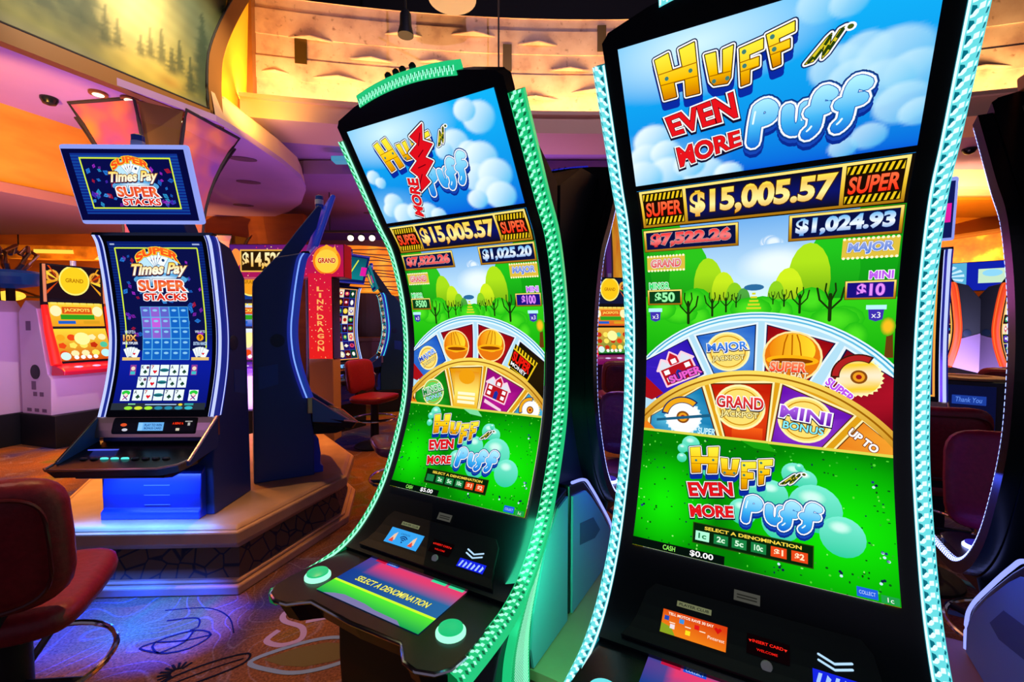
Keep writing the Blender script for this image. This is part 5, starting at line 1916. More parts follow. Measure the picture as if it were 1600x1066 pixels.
# stone platform
PL = [(-2.54, 2.345), (-1.46, 2.385), (-1.20, 3.28), (-1.33, 3.80), (-2.0, 4.7), (-2.5, 4.7), (-3.15, 3.45)]


def inset(P, d):
    c = Vector((sum(p[0] for p in P) / len(P), sum(p[1] for p in P) / len(P)))
    return [tuple(Vector(p) + (c - Vector(p)).normalized() * d) for p in P]


SANDSTONE = noisy('sandstone', lin('a07850'), lin('b88e64'), 5, .55, .06, detail=6)
pf = thing('stone_platform', 'low sandstone platform with a patterned riser under the poker machine', 'platform')
b = MB()
b.slab(inset(PL, .02), .34, .362, 0, inset(PL, .05))
b.slab(PL, .27, .34, 0)
b.slab(inset(PL, .07), .225, .27, 0, inset(PL, .01))
b.build('platform_top', SANDSTONE, pf, bevel=.01)
b = MB()
b.slab(inset(PL, .05), .07, .23, 0, inset(PL, .11))
rs = mat('riser_mosaic', lin('6a4a2c'), .8)
nt, N, L, bs_ = nodes_of(rs)
tc = N.new('ShaderNodeTexCoord')
vo_ = N.new('ShaderNodeTexVoronoi')
vo_.feature = 'DISTANCE_TO_EDGE'
vo_.inputs['Scale'].default_value = 11
rp = N.new('ShaderNodeValToRGB')
rp.color_ramp.elements[0].position = .03
rp.color_ramp.elements[0].color = (.006, .006, .012, 1)
rp.color_ramp.elements[1].position = .06
rp.color_ramp.elements[1].color = (*lin('5c4020'), 1)
L.new(tc.outputs['Object'], vo_.inputs['Vector'])
L.new(vo_.outputs['Distance'], rp.inputs[0])
L.new(rp.outputs[0], bs_.inputs['Base Color'])
b.build('riser', rs, pf)
b = MB()
b.slab(inset(PL, -.01), .0, .05, 0)
b.slab(inset(PL, .02), .05, .07, 0)
b.build('platform_skirting', SANDSTONE, pf, bevel=.008)

# ------------------------------------------------------------------ stools
def superpad(w, d, h, e=.35, n=14, bend=0.0):
    """a rounded upholstered pad of size w x d x h about the origin"""
    def p(v, k):
        return math.copysign(abs(v) ** k, v)
    V, F = [], []
    m = 2 * n
    for i in range(n + 1):
        a = -PI / 2 + PI * i / n
        for j in range(m):
            t = 2 * PI * j / m
            x, y, z = p(math.cos(a), e * 1.6) * p(math.cos(t), e), p(math.cos(a), e * 1.6) * p(math.sin(t), e), p(math.sin(a), e * 1.6)
            V.append((x * w / 2, y * d / 2 + bend * (x * x - .4), z * h / 2))
    for i in range(n):
        for j in range(m):
            F.append((i * m + j, i * m + (j + 1) % m, (i + 1) * m + (j + 1) % m, (i + 1) * m + j))
    return V, F


def stool(label, loc, rz, leather, group='casino stools with upholstered backs', post=SATIN, ring=True, hs=.62, piping=True):
    t = thing('casino_stool', label, 'stool', (loc[0], loc[1], 0), rz, group)
    b = MB()
    V, F = superpad(.46, .46, .11, .4)
    b.add([(x, y, z + hs - .055 + (.02 * (y / .23) ** 2 if y < 0 else 0)) for x, y, z in V], F)
    seat = b.build('seat', leather, t, smooth=True)
    b = MB()
    V, F = superpad(.47, .40, .105, .42, bend=-.0)
    lean = R(-8)
    Q = []
    for x, y, z in V:
        yy, zz = z + .045 * (x / .235) ** 2 * -1, y
        Q.append((x, .235 + yy * math.cos(lean) - zz * math.sin(lean), hs + .20 + zz * math.cos(lean) + yy * math.sin(lean)))
    b.add(Q, F)
    bk = b.build('backrest', leather, t, smooth=True)
    if piping:
        P = []
        for k in range(40):
            a = 2 * PI * k / 40
            sx, sy = math.copysign(abs(math.cos(a)) ** .45, math.cos(a)), math.copysign(abs(math.sin(a)) ** .45, math.sin(a))
            x, zz = sx * .205, sy * .168
            yy = .052 - .045 * (x / .235) ** 2
            P.append((x, .235 + yy * math.cos(lean) - zz * math.sin(lean), hs + .20 + zz * math.cos(lean) + yy * math.sin(lean)))
        MB().tube(P, .0055, 6, closed=True).build('piping', LEATHER2, bk, smooth=True)
    b = MB()
    b.box((0, .20, hs - .01), (.16, .05, .16))
    b.build('back_bracket', SATIN, t, bevel=.01)
    b = MB()
    b.lathe([(.05, 0), (.045, hs - .13), (.07, hs - .11), (.11, hs - .10), (.11, hs - .085)], (0, 0, 0), 20)
    b.build('post', post, t, smooth=True)
    b = MB()
    b.lathe([(.23, 0), (.23, .015), (.20, .03), (.06, .05)], (0, 0, 0), 28)
    b.build('base', post, t, smooth=True)
    if ring:
        b = MB()
        b.tube([(.25 * math.cos(a * PI / 18), .25 * math.sin(a * PI / 18), .33) for a in range(36)], .010, 8, closed=True)
        fr = b.build('footrest', CHROME, t, smooth=True)
        for k in range(3):
            a = R(30 + 120 * k)
            b = MB()
            b.tube([(.045 * math.cos(a), .045 * math.sin(a), .30), (.25 * math.cos(a), .25 * math.sin(a), .33)], .012, 8)
            b.build('spoke', SATIN, fr, smooth=True)
    return t


stool('red leather stool in the front left corner, cut by the frame, facing the poker machine', (-1.595, 1.42), R(180 + 23), LEATHER)
stool('plum stool whose seat shows behind the left edge of the green glowing machine', (-.78, 3.30), R(180 + 115), PLUMLEATHER)
stool('dark plum stool seen in the gap between the green and cyan machines', (.66, 2.62), R(-30), PLUMLEATHER)
stool('red stool with a broad back, right of the cyan machine, nearest to the dark machine', (1.86, 1.56), R(-32), LEATHER)
stool('red stool behind the broad-backed one, left of the bin with a blue front', (2.30, 2.58), R(160), LEATHER)
stool('red stool far off in front of the blue lit machine, under the amber drum shade', (-1.62, 5.35), R(70), LEATHER)
stool('dark stool in shadow below the small red machine in the gap', (1.28, 5.5), R(180), PLUMLEATHER)
stool('red stool at the far right beyond the bin, beside the orange rimmed machine', (4.95, 4.55), R(140), LEATHER)

# ------------------------------------------------------------------ litter bin
t = thing('litter_bin', 'dark litter bin with blue front and tan oval rim', 'bin', (4.22, 4.22, 0), R(-40))
b = MB()
b.slab([(-.22, -.18), (.22, -.18), (.25, -.12), (.25, .18), (-.25, .18), (-.25, -.12)], 0, .93)
b.build('bin_body', DARK, t, bevel=.01)
b = MB()
b.box((0, -.183, .49), (.34, .012, .80))
fp = b.build('front_panel', mat('blue_panel', lin('2050c0'), .4), t, bevel=.003)
A = Art(-.12, .12, 0, .12)
A.rect(-.11, .02, .11, .10, '1c3c98')
A.text('Thank You', (-.085, .04, .085, .085), '5c88e8', .01, .2)
A.build('front_print', [(.19, .70), (.19, .82)], fp, .002)
b = MB()
b.lathe([(.20, .93), (.27, .935), (.275, .955), (.25, .965), (.17, .965), (.16, .94)], (0, 0, 0), 32, sy=.72)
b.build('bin_rim', mat('tan_rim', lin('b89068'), .35), t, smooth=True)

# ------------------------------------------------------------------ background machines
def slant_pictures(seed, pal, ball='ffd020', bg='201018'):
    rnd = random.Random(seed)
    out = []
    for k, h in enumerate((.40, .34, .42)):
        A = Art(-.27, .27, 0, h)
        if k == 2:
            A.rect(-.27, 0, .27, h, bg)
            for sx in (-1, 1):
                A.disc(sx * .215, h * .62, .065, .075, 'f0a838', 14)
                A.disc(sx * .215, h * .62, .04, .05, '702818', 14)
                for j in range(4):
                    A.poly([(sx * .15, h * .5), (sx * .27, h * (.1 + .28 * j)), (sx * .27, h * (.2 + .28 * j))], rnd.choice(pal))
                    A.layer -= 1
                A.layer += 1
            A.disc(0, h * .52, .155, h * .43, 'fff078', 28)
            A.disc(0, h * .52, .14, h * .385, ball, 28)
            A.text('GRAND', (-.09, h * .46, .09, h * .58), 'b87808', .03)
        elif k == 1:
            A.field(-.27, 0, .27, h, vgrad(0, pal[0], h, pal[1]), 2, 1)
            for i in range(7):
                A.rect(-.25 + i * .073, h * .78, -.19 + i * .073, h * .94, 'f8e060')
                A.layer -= 1
            A.layer += 1
            A.rect(-.15, h * .45, .15, h * .7, 'e05818')
            A.text('JACKPOTS', (-.13, h * .5, .13, h * .65), 'ffe060', .03)
            A.rect(-.17, h * .25, .17, h * .42, '30a020')
            A.rect(-.2, .03, -.03, h * .2, '2060c8')
            A.rect(.05, .03, .22, h * .2, 'e0a020')
            for sx in (-1, 1):
                A.disc(sx * .21, h * .55, .055, .065, 'fff4b8', 16)
        else:
            A.field(-.27, 0, .27, h, vgrad(0, pal[2], h, pal[1]), 2, 1)
            for j in range(3):
                for i in range(5):
                    A.disc(-.21 + i * .105, .09 + j * .1, .042, .04, rnd.choice(['fff0b0', 'f04818', 'f8a820', 'ffe860', 'c83010', '50c8a0']), rnd.choice([5, 8, 16]))
                    A.layer -= 1
            A.layer += 1
            A.disc(0, h * .68, .08, .08, 'fff8a0', 16)
            A.disc(-.2, .06, .05, .05, 'd8f4f0', 14)
            A.disc(.21, .08, .05, .05, 'c0f4ff', 14)
            for i in range(4):
                A.disc(-.1 + i * .065, .04, .025, .025, 'ffffff', 10)
                A.layer -= 1
            A.layer += 1
        out.append(A)
    return out


def slant_machine(label, loc, rz, body, glow_mat, pics, deck_mat, group=None):
    t = thing('slot_machine', label, 'slot machine', (loc[0], loc[1], 0), rz, group)
    MB().prism([(.42, 0), (-.22, 0), (-.22, .38), (.42, .38)], -.36, .36).build('plinth', SATIN, t, bevel=.005)
    b = MB()
    b.prism([(.40, .38), (-.14, .38), (-.16, .80), (-.10, .86), (.02, 1.42), (.06, 1.62), (.26, 1.72), (.40, 1.58)], -.35, .35)
    cab = b.build('cabinet', body, t, bevel=.008)
    for sx in (-1, 1):
        for y, z, w, h in ((.22, 1.42, .09, .11), (.16, .72, .08, .1), (.02, .62, .07, .05), (.14, .62, .07, .05), (-.02, .43, .08, .04), (.12, .43, .08, .04), (.26, .43, .08, .04)):
            m = MB()
            m.box((sx * .351, y, z), (.004, w, h))
            m.build('side_vent', mat('vent_grey', lin('6c5870'), .6), cab)
        q = MB().lathe([(.085, 0), (.085, .006), (.06, .008)], (0, 0, 0), 24).build('round_speaker', SATIN, cab, smooth=True)
        q.location = (sx * .351, .12, .88)
        q.rotation_euler = (0, R(90 * sx), 0)
    # screen column
    S = [((.17, 1.0), (.045, 1.38)), ((.04, 1.41), (-.01, 1.72)), ((-.02, 1.75), (-.02, 2.13))]
    b = MB()
    b.prism([(-.165, .96), (-.045, 1.39), (.005, 1.73), (.015, 1.75), (.015, 2.15), (.08, 2.15), (.10, 1.72), (.10, 1.0)], -.295, .295)
    b.build('screen_housing', SATIN, t)
    for (p, q), A, nm in zip(S, pics, ('lower_screen', 'middle_screen', 'top_screen')):
        L = math.hypot(q[0] - p[0], q[1] - p[1])
        A.b = (A.b[0], A.b[1], 0, L)
        A.build(nm, [p, q], t, .006)
    for sx in (-1, 1):
        m = MB()
        m.tube([(sx * .315, -.20, .97), (sx * .315, -.08, 1.36), (sx * .315, -.02, 1.66)], [.05, .04, .03], 10)
        m.build('side_glow', glow_mat, t, smooth=True)
        m = MB()
        m.tube([(sx * .30, -.01, 1.70), (sx * .30, -.005, 2.14)], .015, 8)
        m.build('top_glow', glow('salmon_edge', lin('f08860'), .9), t, smooth=True)
    b = MB()
    b.prism([(-.14, .98), (-.32, .93), (-.36, .90), (-.35, .85), (-.12, .84)], -.33, .33)
    dk = b.build('button_deck', deck_mat, t, bevel=.012)
    for x in (-.16, .02, .2):
        m = MB()
        m.ball((x, -.3, .935), .03, 8, sc=(1.4, 1, .4))
        m.build('deck_button', glow('pale_button', lin('e0c8ff'), 1.0), dk, smooth=True)
    b = MB()
    b.lathe([(.03, 0), (.03, .06)], (0, .03, 2.15), 12)
    b.build('candle_lamp', mat('white_lens', lin('b8c8e8'), .2), t, smooth=True)
    return t


REDGLOW = glow('red_side', lin('ff2018'), 1.1)
REDDECK = mat('red_deck', lin('b01430'), .3, emit=lin('b01430'), strength=.3)
WARMPAL = ('f0a020', 'ffd83c', 'd84810')
slant_machine('gold screened machine with red glowing sides, left of the poker machine', (-5.35, 5.62), R(72), PINKWHITE, REDGLOW, slant_pictures(1, WARMPAL), REDDECK, 'red glowing machines at the far left')
slant_machine('pale machine cut by the left frame edge, facing away to the left', (-6.35, 5.28), R(-105), PINKWHITE, REDGLOW, slant_pictures(2, WARMPAL), REDDECK, 'red glowing machines at the far left')
slant_machine('small red machine with a gold ball picture seen in the gap between the big machines', (1.5, 7.0), R(12), mat('plum_cabinet', lin('50285c'), .5), REDGLOW, slant_pictures(3, ('e06020', 'f0b040', '108838'), 'ffc818', '141838'), mat('magenta_deck', lin('8c1c6c'), .3, emit=lin('a01878'), strength=.4), 'far machines')
slant_machine('machine mostly hidden beside the small red one, just left of the cyan rail', (2.25, 7.2), R(14), mat('plum_cabinet', lin('50285c'), .5), glow('magenta_side', lin('c818a0'), 1.0), slant_pictures(6, ('c83020', 'f0d0a0', '802090'), 'f8e060', '201038'), mat('magenta_deck', lin('8c1c6c'), .3), 'far machines')
slant_machine('multicoloured machine under the jackpot sign, between poker machine and navy machine', (-3.28, 5.75), R(12), PINKWHITE, glow('orange_side', lin('ff8c20'), 1.1), slant_pictures(8, ('2050c8', 'e8f4ff', 'c0208c'), 'f8a020', '183c90'), mat('violet_deck', lin('5020a0'), .3, emit=lin('6020c0'), strength=.4), 'far machines')
slant_machine('machine with orange glowing edge right of the far teal machine, behind the green one', (-1.35, 8.9), R(-95), PINKWHITE, glow('orange_red_side', lin('ff5020'), 1.1), slant_pictures(9, WARMPAL), REDDECK, 'far machines')
ftA = fruit_pictures(11, '0c1048', '4c1c80')
tower('tall white edged machine with a fruit picture right of the cyan machine', (2.70, 3.30), R(-38), WHITEBLUE, glow('topper_edge', lin('98a8ff'), .9), mat('navy_side', lin('10206c'), .3), ftA, group='far machines', plinth=True)
ORSTRIP = glow('orange_strip', lin('ff7030'), 1.2)
ft2 = fruit_pictures(21, 'f8e8b0', 'f0c860')
tower('orange rimmed machine facing left behind the bin', (5.32, 5.75), R(-97), ORSTRIP, BLACK, DARK, ft2, group='far machines', plinth=True, flank=mat('violet_grey_flank', lin('6c6898'), .5))
ft3 = fruit_pictures(31, 'fff4c8', 'f8d070')
tower('orange rimmed machine facing the camera at far right behind the bin', (6.22, 5.62), R(12), ORSTRIP, BLACK, DARK, ft3, group='far machines', plinth=True, flank=mat('violet_grey_flank', lin('6c6898'), .5))
ft4 = fruit_pictures(41, '102880', '3060d8')
tower('blue lit machine far off beside the red pillar sign', (-2.35, 6.2), R(62), glow('pale_blue_strip', lin('a8c4ff'), 1.3), BLUETRIM, mat('navy_side', lin('10206c'), .3), ft4, group='far machines', plinth=True)
ft5 = fruit_pictures(51, '0c6878', '20b0b8')
tower('teal lit machine far off, left of the green glowing machine', (-2.15, 7.7), R(-68), glow('teal_strip', lin('40f0f0'), 1.3), mat('teal_chrome', lin('18808c'), .25, .5, emit=lin('18a0a8'), strength=.4), mat('teal_side', lin('0c3c50'), .4), ft5, group='far machines', plinth=True)

# ------------------------------------------------------------------ signs
t = thing('jackpot_sign', 'long glowing jackpot sign with amount and round emblem, behind the navy machine', 'sign', (-2.42, 5.05, 0))
b = MB()
b.box((0, 0, 2.12), (1.24, .22, .36))
bx = b.build('sign_box', mat('sign_red', lin('8c1028'), .4), t, bevel=.006)
A = Art(-.61, .61, 0, .34)
A.field(-.61, 0, .61, .34, lambda x, y: mix(lin('c81440'), lin('501c78'), .5 + 2 * (y - .17) - .4 * x), 10, 3)
rnd = random.Random(2)
for i in range(60):
    A.disc(rnd.uniform(-.6, .6), rnd.uniform(0, .34), .006, .006, rnd.choice(['ff60a0', 'ffe0a0', 'ff3060']), 6)
    A.layer -= 1
A.layer += 1
A.disc(-.545, .2, .06, .1, 'ff9040', 16)
A.rect(-.5, .05, -.02, .29, 'f0b048')
A.rect(-.485, .065, -.03, .275, '281808')
A.text('$14,520', (-.475, .08, -.04, .26), vgrad(.08, 'f0b020', .26, 'fff8c0'), .04, 0, [(.03, '5c3000')])
A.disc(.07, .19, .04, .09, 'ffb020', 10)
A.disc(.43, .175, .15, .155, 'ff8018', 28)
A.poly([(.36, .29), (.43, .345), (.5, .3), (.52, .33), (.55, .24), (.34, .24)], 'ffb028')
A.disc(.43, .165, .125, .125, 'ffd040', 28)
A.text('GRAND', (.335, .145, .525, .2), 'c81808', .04, 0, [(.04, 'fff0b0')])
A.build('sign_face', [(.112, 1.95), (.112, 2.29)], bx, .002)
for x in (-.05, .12):
    MB().tube([(x, .12, 0), (x, .12, 2.2)], .03, 8).build('sign_post', CAVE, t, smooth=True)
t = thing('pillar_sign', 'tall black and red pillar sign with vertical glowing letters', 'sign', (-2.05, 5.0, 0))
b = MB()
b.box((0, 0, .62), (.26, .22, .9))
b.build('pillar_foot', mat('wood_tan', lin('a88060'), .5), t, bevel=.01)
b = MB()
b.box((0, 0, 1.5), (.27, .2, .88))
bx = b.build('pillar_box', BLACK, t, bevel=.004)
A = Art(-.125, .125, 0, 1.02)
A.field(-.125, 0, .125, 1.02, vgrad(0, 'e82018', .22, 'c01820', .30, '18060c', .86, '18060c', .93, 'c01434', 1.02, 'e01840'), 2, 1)
for i in range(70):
    A.disc(rnd.uniform(-.12, .12), rnd.uniform(0, 1.0), .005, .005, rnd.choice(['ff8040', 'ff3030', 'ffe0a0']), 6)
    A.layer -= 1
A.layer += 1
for i, ch in enumerate('LINK'):
    A.text(ch, (-.035 if ch != 'I' else -.012, .79 - i * .068, .035 if ch != 'I' else .012, .84 - i * .068), 'ffb060', .03)
for i, ch in enumerate('DRAGON'):
    A.text(ch, (-.035, .49 - i * .068, .035, .54 - i * .068), 'ffb060', .03)
A.build('pillar_face', [(.104, 1.0), (.104, 1.98)], bx, .002)
t = thing('bank_sign', 'blue and white picture sign over the orange rimmed machines at right', 'sign', (6.6, 6.7, 0), R(-42))
b = MB()
b.box((0, 0, 2.12), (1.15, .14, .42))
bx = b.build('sign_box', DARK, t, bevel=.006)
A = Art(-.56, .56, 0, .4)
A.rect(-.56, 0, .56, .4, '1020a8')
A.rect(-.56, 0, .02, .4, '58b0d8')
for i in range(16):
    a = i * PI / 8
    A.poly([(-.27, .2), (-.27 + .27 * math.cos(a), .2 + .19 * math.sin(a)), (-.27 + .27 * math.cos(a + .2), .2 + .19 * math.sin(a + .2))], 'c8ecff')
    A.layer -= 1
A.layer += 1
A.rect(.14, .1, .42, .3, 'c8e8c8')
A.disc(.28, .24, .1, .05, '90d8f8', 14)
A.build('sign_face', [(.072, 1.92), (.072, 2.32)], bx, .002)
b = MB()
b.box((0, .02, .96), (.16, .12, 1.92))
b.build('sign_post', DARK, t)

# ------------------------------------------------------------------ painted panel, lantern columns, lamps
def painting_panel():
    """the bowed painted panel that rises from the edge of the left ceiling"""
    t = thing('painted_panel', 'huge forest painting in a brown frame with bowed sides, high at the top left', 'mural')
    p0, u = Vector((-4.01, 3.67, 3.66)), Vector((.71, 1.53, 0))
    n = Vector((u.y, -u.x, 0)).normalized()

    def edge(z):
        return 1.03 - .012 * math.sin(min(1, z / .75) * PI) + (.105 * ((z - .7) / .54) ** 1.3 if z > .7 else 0)

    def at(k, z, out=0.0):
        return p0 + u * k + Vector((0, 0, z)) + n * out
    firs = [(.92, .12, 1.15, .075), (.985, .05, .7, .05), (.84, .18, .62, .03), (.24, .22, 2.0, .055), (.33, .2, 1.5, .06), (.16, .25, 1.6, .05), (.08, .2, 1.7, .07), (.405, .3, .72, .03), (.46, .34, .66, .022), (.62, .38, .7, .022), (.68, .36, .78, .028),
            (.735, .32, .66, .026), (.78, .34, .74, .03), (.57, .36, .6, .02), (1.06, .2, 1.4, .06), (-.05, .3, 1.7, .08), (-.2, .3, 1.6, .09)]
    rn = random.Random(12)
    ph = [rn.uniform(0, 6) for _ in firs]

    def paint(k, z):
        g = math.exp(-(((k - .54) / .17) ** 2 + ((z - .85) / .38) ** 2))
        g2 = math.exp(-(((k - .60) / .22) ** 2 + ((z - .30) / .28) ** 2))
        c = mix(lin('55624c'), lin('8a8a4c'), .5 + .5 * math.sin(k * 9 + z * 3))
        c = mix(c, lin('e8c850'), min(1, g2 * .85))
        c = mix(c, lin('fff0a0'), min(1, g * 1.1))
        c = mix(c, lin('d08c30'), .55 * math.exp(-(((k - .72) / .07) ** 2 + ((z - .25) / .06) ** 2)))
        lowk = .42 - z * 1.6 - .25 * math.exp(-((k - .62) / .2) ** 2)
        c = mix(c, lin('77728a'), max(0, min(.85, lowk * 2)))
        for (kc, zb, zt, hw), q in zip(firs, ph):
            tt = (z - zb) / (zt - zb)
            if 0 < tt < 1:
                w = hw * 1.7 * (1.05 - tt) * (.62 + .38 * (1 - ((tt * 9 + q) % 1))) * (1 + .25 * math.sin(tt * 40 + k * 50))
                d = abs(k - kc) / max(w, 1e-4)
                m = max(0, min(1, (1.15 - d) * 1.4)) * (.80 - .5 * g) * min(1, tt * 5)
                c = mix(c, lin('2c4030'), m)
        v = 1 + .10 * math.sin(k * 41 + z * 17) * math.sin(z * 29 - k * 13)
        return tuple(min(1, q * v) for q in c)
    NK, NZ = 130, 80
    b = MB()
    V = []
    for j in range(NZ + 1):
        z = .10 + 1.9 * j / NZ
        for i in range(NK + 1):
            V.append(at(-.5 + (edge(z) - .07 + .5) * i / NK, z))
    b.add(V, [(j * (NK + 1) + i, j * (NK + 1) + i + 1, (j + 1) * (NK + 1) + i + 1, (j + 1) * (NK + 1) + i) for j in range(NZ) for i in range(NK)])
    pm = mat('forest_painting', (.3, .3, .2), .6)
    nt, N, L, bs = nodes_of(pm)
    an = N.new('ShaderNodeAttribute')
    an.attribute_name = 'paint'
    L.new(an.outputs['Color'], bs.inputs['Base Color'])
    cv = b.build('canvas', pm, t)
    col = cv.data.color_attributes.new('paint', 'FLOAT_COLOR', 'POINT')
    cc = []
    for j in range(NZ + 1):
        z = .10 + 1.9 * j / NZ
        for i in range(NK + 1):
            k = -.5 + (edge(z) - .07 + .5) * i / NK
            cc += [*paint(k, z), 1]
    col.data.foreach_set('color', cc)
    f = MB()

    def band(pts_in, pts_out, th=.05):
        m = len(pts_in)
        P = [at(k, z, th) for k, z in pts_in] + [at(k, z, th) for k, z in pts_out] + [at(k, z, -.05) for k, z in pts_in] + [at(k, z, -.05) for k, z in pts_out]
        F = []
        for i in range(m - 1):
            F += [(i, i + 1, m + i + 1, m + i), (2 * m + i, 3 * m + i, 3 * m + i + 1, 2 * m + i + 1), (i, 2 * m + i, 2 * m + i + 1, i + 1), (m + i, m + i + 1, 3 * m + i + 1, 3 * m + i)]
        f.add(P, F)
    ks = [-.5 + 1.5 * i / 12 for i in range(13)]
    band([(k, .12) for k in ks], [(k, -.02) for k in ks])
    zs = [-.02 + 2.0 * i / 24 for i in range(25)]
    band([(edge(max(z, 0)) - .085, z) for z in zs], [(edge(max(z, 0)), z) for z in zs])
    f.build('frame', mat('brown_frame', lin('94602c'), .5), t)
    f = MB()
    f.tube([at(k, .128, .04) for k in ks[:-1]] + [at(edge(.128) - .09, .128, .04)] + [at(edge(max(z, 0)) - .09, z, .04) for z in zs[3:]], .013, 6)
    f.build('frame_bead', CAVE, t)
    return t


painting_panel()
lamp('picture_lamp', 'SPOT', (-2.0, 3.5, 5.6), (-3.6, 4.5, 4.2), (1.0, .85, .55), 420, .0, spot=58)


def flared_column(label, loc, r0, r1, z0, z1, rz, group, foot=.3, gold=False):
    """a column whose glass head flares out towards the ceiling"""
    t = thing('lantern_column', label, 'column', (loc[0], loc[1], 0), rz, group)
    MB().lathe([(foot + .08, 0), (foot + .08, .2), (foot, .24), (foot, z0)], (0, 0, 0), 8).build('shaft', mat('bronze_shaft', lin('4c3418'), .4, .3), t)
    gm = noisy('art_glass', lin('d85828'), lin('a04878'), 2.2, .3, stops=[(.3, lin('7c3c8c')), (.5, lin('b05060')), (.7, lin('f08038'))], detail=2)
    if gold:
        gm = noisy('gold_glass', lin('e0a018'), lin('f8c830'), 1.5, .35, stops=[(.3, lin('d88010')), (.6, lin('f0c020'))], detail=2, stretch=(6, 6, .6))
    b_ = gm.node_tree.nodes['Principled BSDF']
    if not b_.inputs['Emission Color'].links:
        gm.node_tree.links.new(b_.inputs['Base Color'].links[0].from_socket, b_.inputs['Emission Color'])
        b_.inputs['Emission Strength'].default_value = .42
    n = 8
    for k in range(4):
        a = R(45 + 90 * k)
        da = R(29)

        def p(j, s):
            q = j / n
            r = r0 + (r1 - r0) * q ** 2.2
            z = z0 + (z1 - z0) * q
            aa = a + da * s
            rr = r * math.cos(da) / math.cos(da * s)
            return (rr * math.cos(aa), rr * math.sin(aa), z)
        g = MB()
        V = [p(j, s) for j in range(n + 1) for s in (-1, 0, 1)]
        g.add(V, [(j * 3 + i, j * 3 + i + 1, j * 3 + i + 4, j * 3 + i + 3) for j in range(n) for i in range(2)])
        gp = g.build('glass_panel', gm, t)
        f = MB()
        f.tube([p(j, -1) for j in range(n + 1)] + [p(n, 0)] + [p(j, 1) for j in range(n, -1, -1)], .018, 6, closed=True)
        f.build('panel_frame', CAVE, gp)
    c = MB()
    for k in range(4):
        a = R(90 * k)

        def pc(j, s):
            q = j / n
            r = r0 + (r1 - r0) * q ** 2.2
            aa = a + R(15) * s
            return (r * .93 * math.cos(aa), r * .93 * math.sin(aa), z0 + (z1 - z0) * q)
        c.add([pc(j, s) for j in range(n + 1) for s in (-1, 1)], [(2 * j, 2 * j + 1, 2 * j + 3, 2 * j + 2) for j in range(n)])
    c.build('bronze_rib', mat('violet_rib', lin('4c3068'), .4) if gold else mat('olive_bronze', lin('7c5a20'), .4, .2), t)
    return t


flared_column('bronze column with flared orange and violet glass head, behind the poker machine', (-3.95, 5.24), .36, .76, 2.3, 3.64, R(37), 'flared lantern columns')
flared_column('distant flared glass column between the poker machine and the navy machine', (-6.0, 9.6), .3, .62, 2.3, 3.2, R(-30), 'flared lantern columns')
flared_column('column behind the small red machine in the gap between the big machines', (2.05, 8.6), .34, .62, 2.0, 4.1, R(33), 'flared lantern columns', gold=True)

for x, y, lb in ((-3.95, 4.45, 'left of the lantern column'), (-3.74, 4.56, 'near the middle of the lantern column'), (-3.60, 5.0, 'right of the lantern column')):
    t = thing('recessed_lamp', 'small lit recessed lamp in the lavender ceiling ' + lb, 'lamp', (x, y, 3.65), 0, 'recessed lamps by the column')
    MB().lathe([(.075, 0), (.075, -.02), (.05, -.022)], (0, 0, 0), 20).build('lamp_ring', mat('bronze_ring', lin('8a5a28'), .4, .4), t)
    MB().lathe([(.045, -.0225), (.045, -.026)], (0, 0, 0), 16).build('lamp_lens', glow('warm_lens', lin('fff0c0'), 3.0), t)
    lamp('recessed_light', 'SPOT', (x, y, 3.60), (x, y, 0), WARM, 40, .03, spot=70)
t = thing('dome_camera', 'small black dome camera on the lavender ceiling at the left', 'camera', (-4.52, 4.55, 3.65))
MB().lathe([(.07, 0), (.07, -.02), (.05, -.06), (.01, -.075)], (0, 0, 0), 20).build('dome', BLACK, t, smooth=True)
t = thing('dome_camera', 'small black dome camera on the ceiling right of the cyan machine', 'camera', (7.0, 7.1, 4.12))
MB().lathe([(.09, 0), (.09, -.02), (.06, -.07), (.01, -.09)], (0, 0, 0), 20).build('dome', BLACK, t, smooth=True)
k = 0
for x, y, z in ((-5.0, 7.0, 3.65), (-4.1, 7.2, 3.65), (-5.0, 8.6, 3.65), (-2.4, 9.3, 3.88), (-3.1, 10.2, 3.88), (-2.0, 11.5, 3.88), (-3.6, 12.2, 3.88), (-3.6, 6.2, 3.65)):
    t = thing('ceiling_vent', 'thin dark air vent slot in the ' + ('lavender lobed ceiling' if z < 3.7 else 'plum lower ceiling'), 'vent', (x, y, z), R(20), 'ceiling vents ' + ('left' if z < 3.7 else 'centre'))
    b = MB()
    b.lathe([(.17, 0), (.17, -.012), (.13, -.014)], (0, 0, 0), 20, sy=.5)
    b.build('vent_plate', mat('vent_mauve', lin('6a4a60'), .7), t)  # one even dark mauve for the whole vent plate
t = thing('spotlight', 'black stage spotlight hanging in front of the stone wall', 'spotlight', (-1.35, 5.95, 0))
MB().tube([(0, 0, 5.35), (0, 0, 7.9)], .015, 6).build('drop_pipe', SATIN, t)
MB().lathe([(.05, 5.40), (.07, 5.36), (.075, 5.22), (.10, 5.12), (.10, 5.10)], (0, 0, 0), 20).build('lamp_can', SATIN, t, smooth=True)
MB().tube([(-.05, -.12, 5.85), (.75, -.12, 5.55)], .012, 6).build('cross_pipe', mat('grey_pipe', (.25, .25, .25), .5), t)
t = thing('air_duct', 'pale round duct in the black ceiling above the stone wall', 'duct', (-.80, 6.3, 6.05))
b = MB()
b.lathe([(.30, -.26), (.32, -.26), (.30, .45)], (0, 0, 0), 28)
b.build('duct_shell', mat('pale_duct', (.30, .27, .25), .7), t, smooth=True)
t = thing('hanging_rod', 'thin dark rod hanging before the stone wall above the green machine', 'rod', (-.18, 6.3, 0))
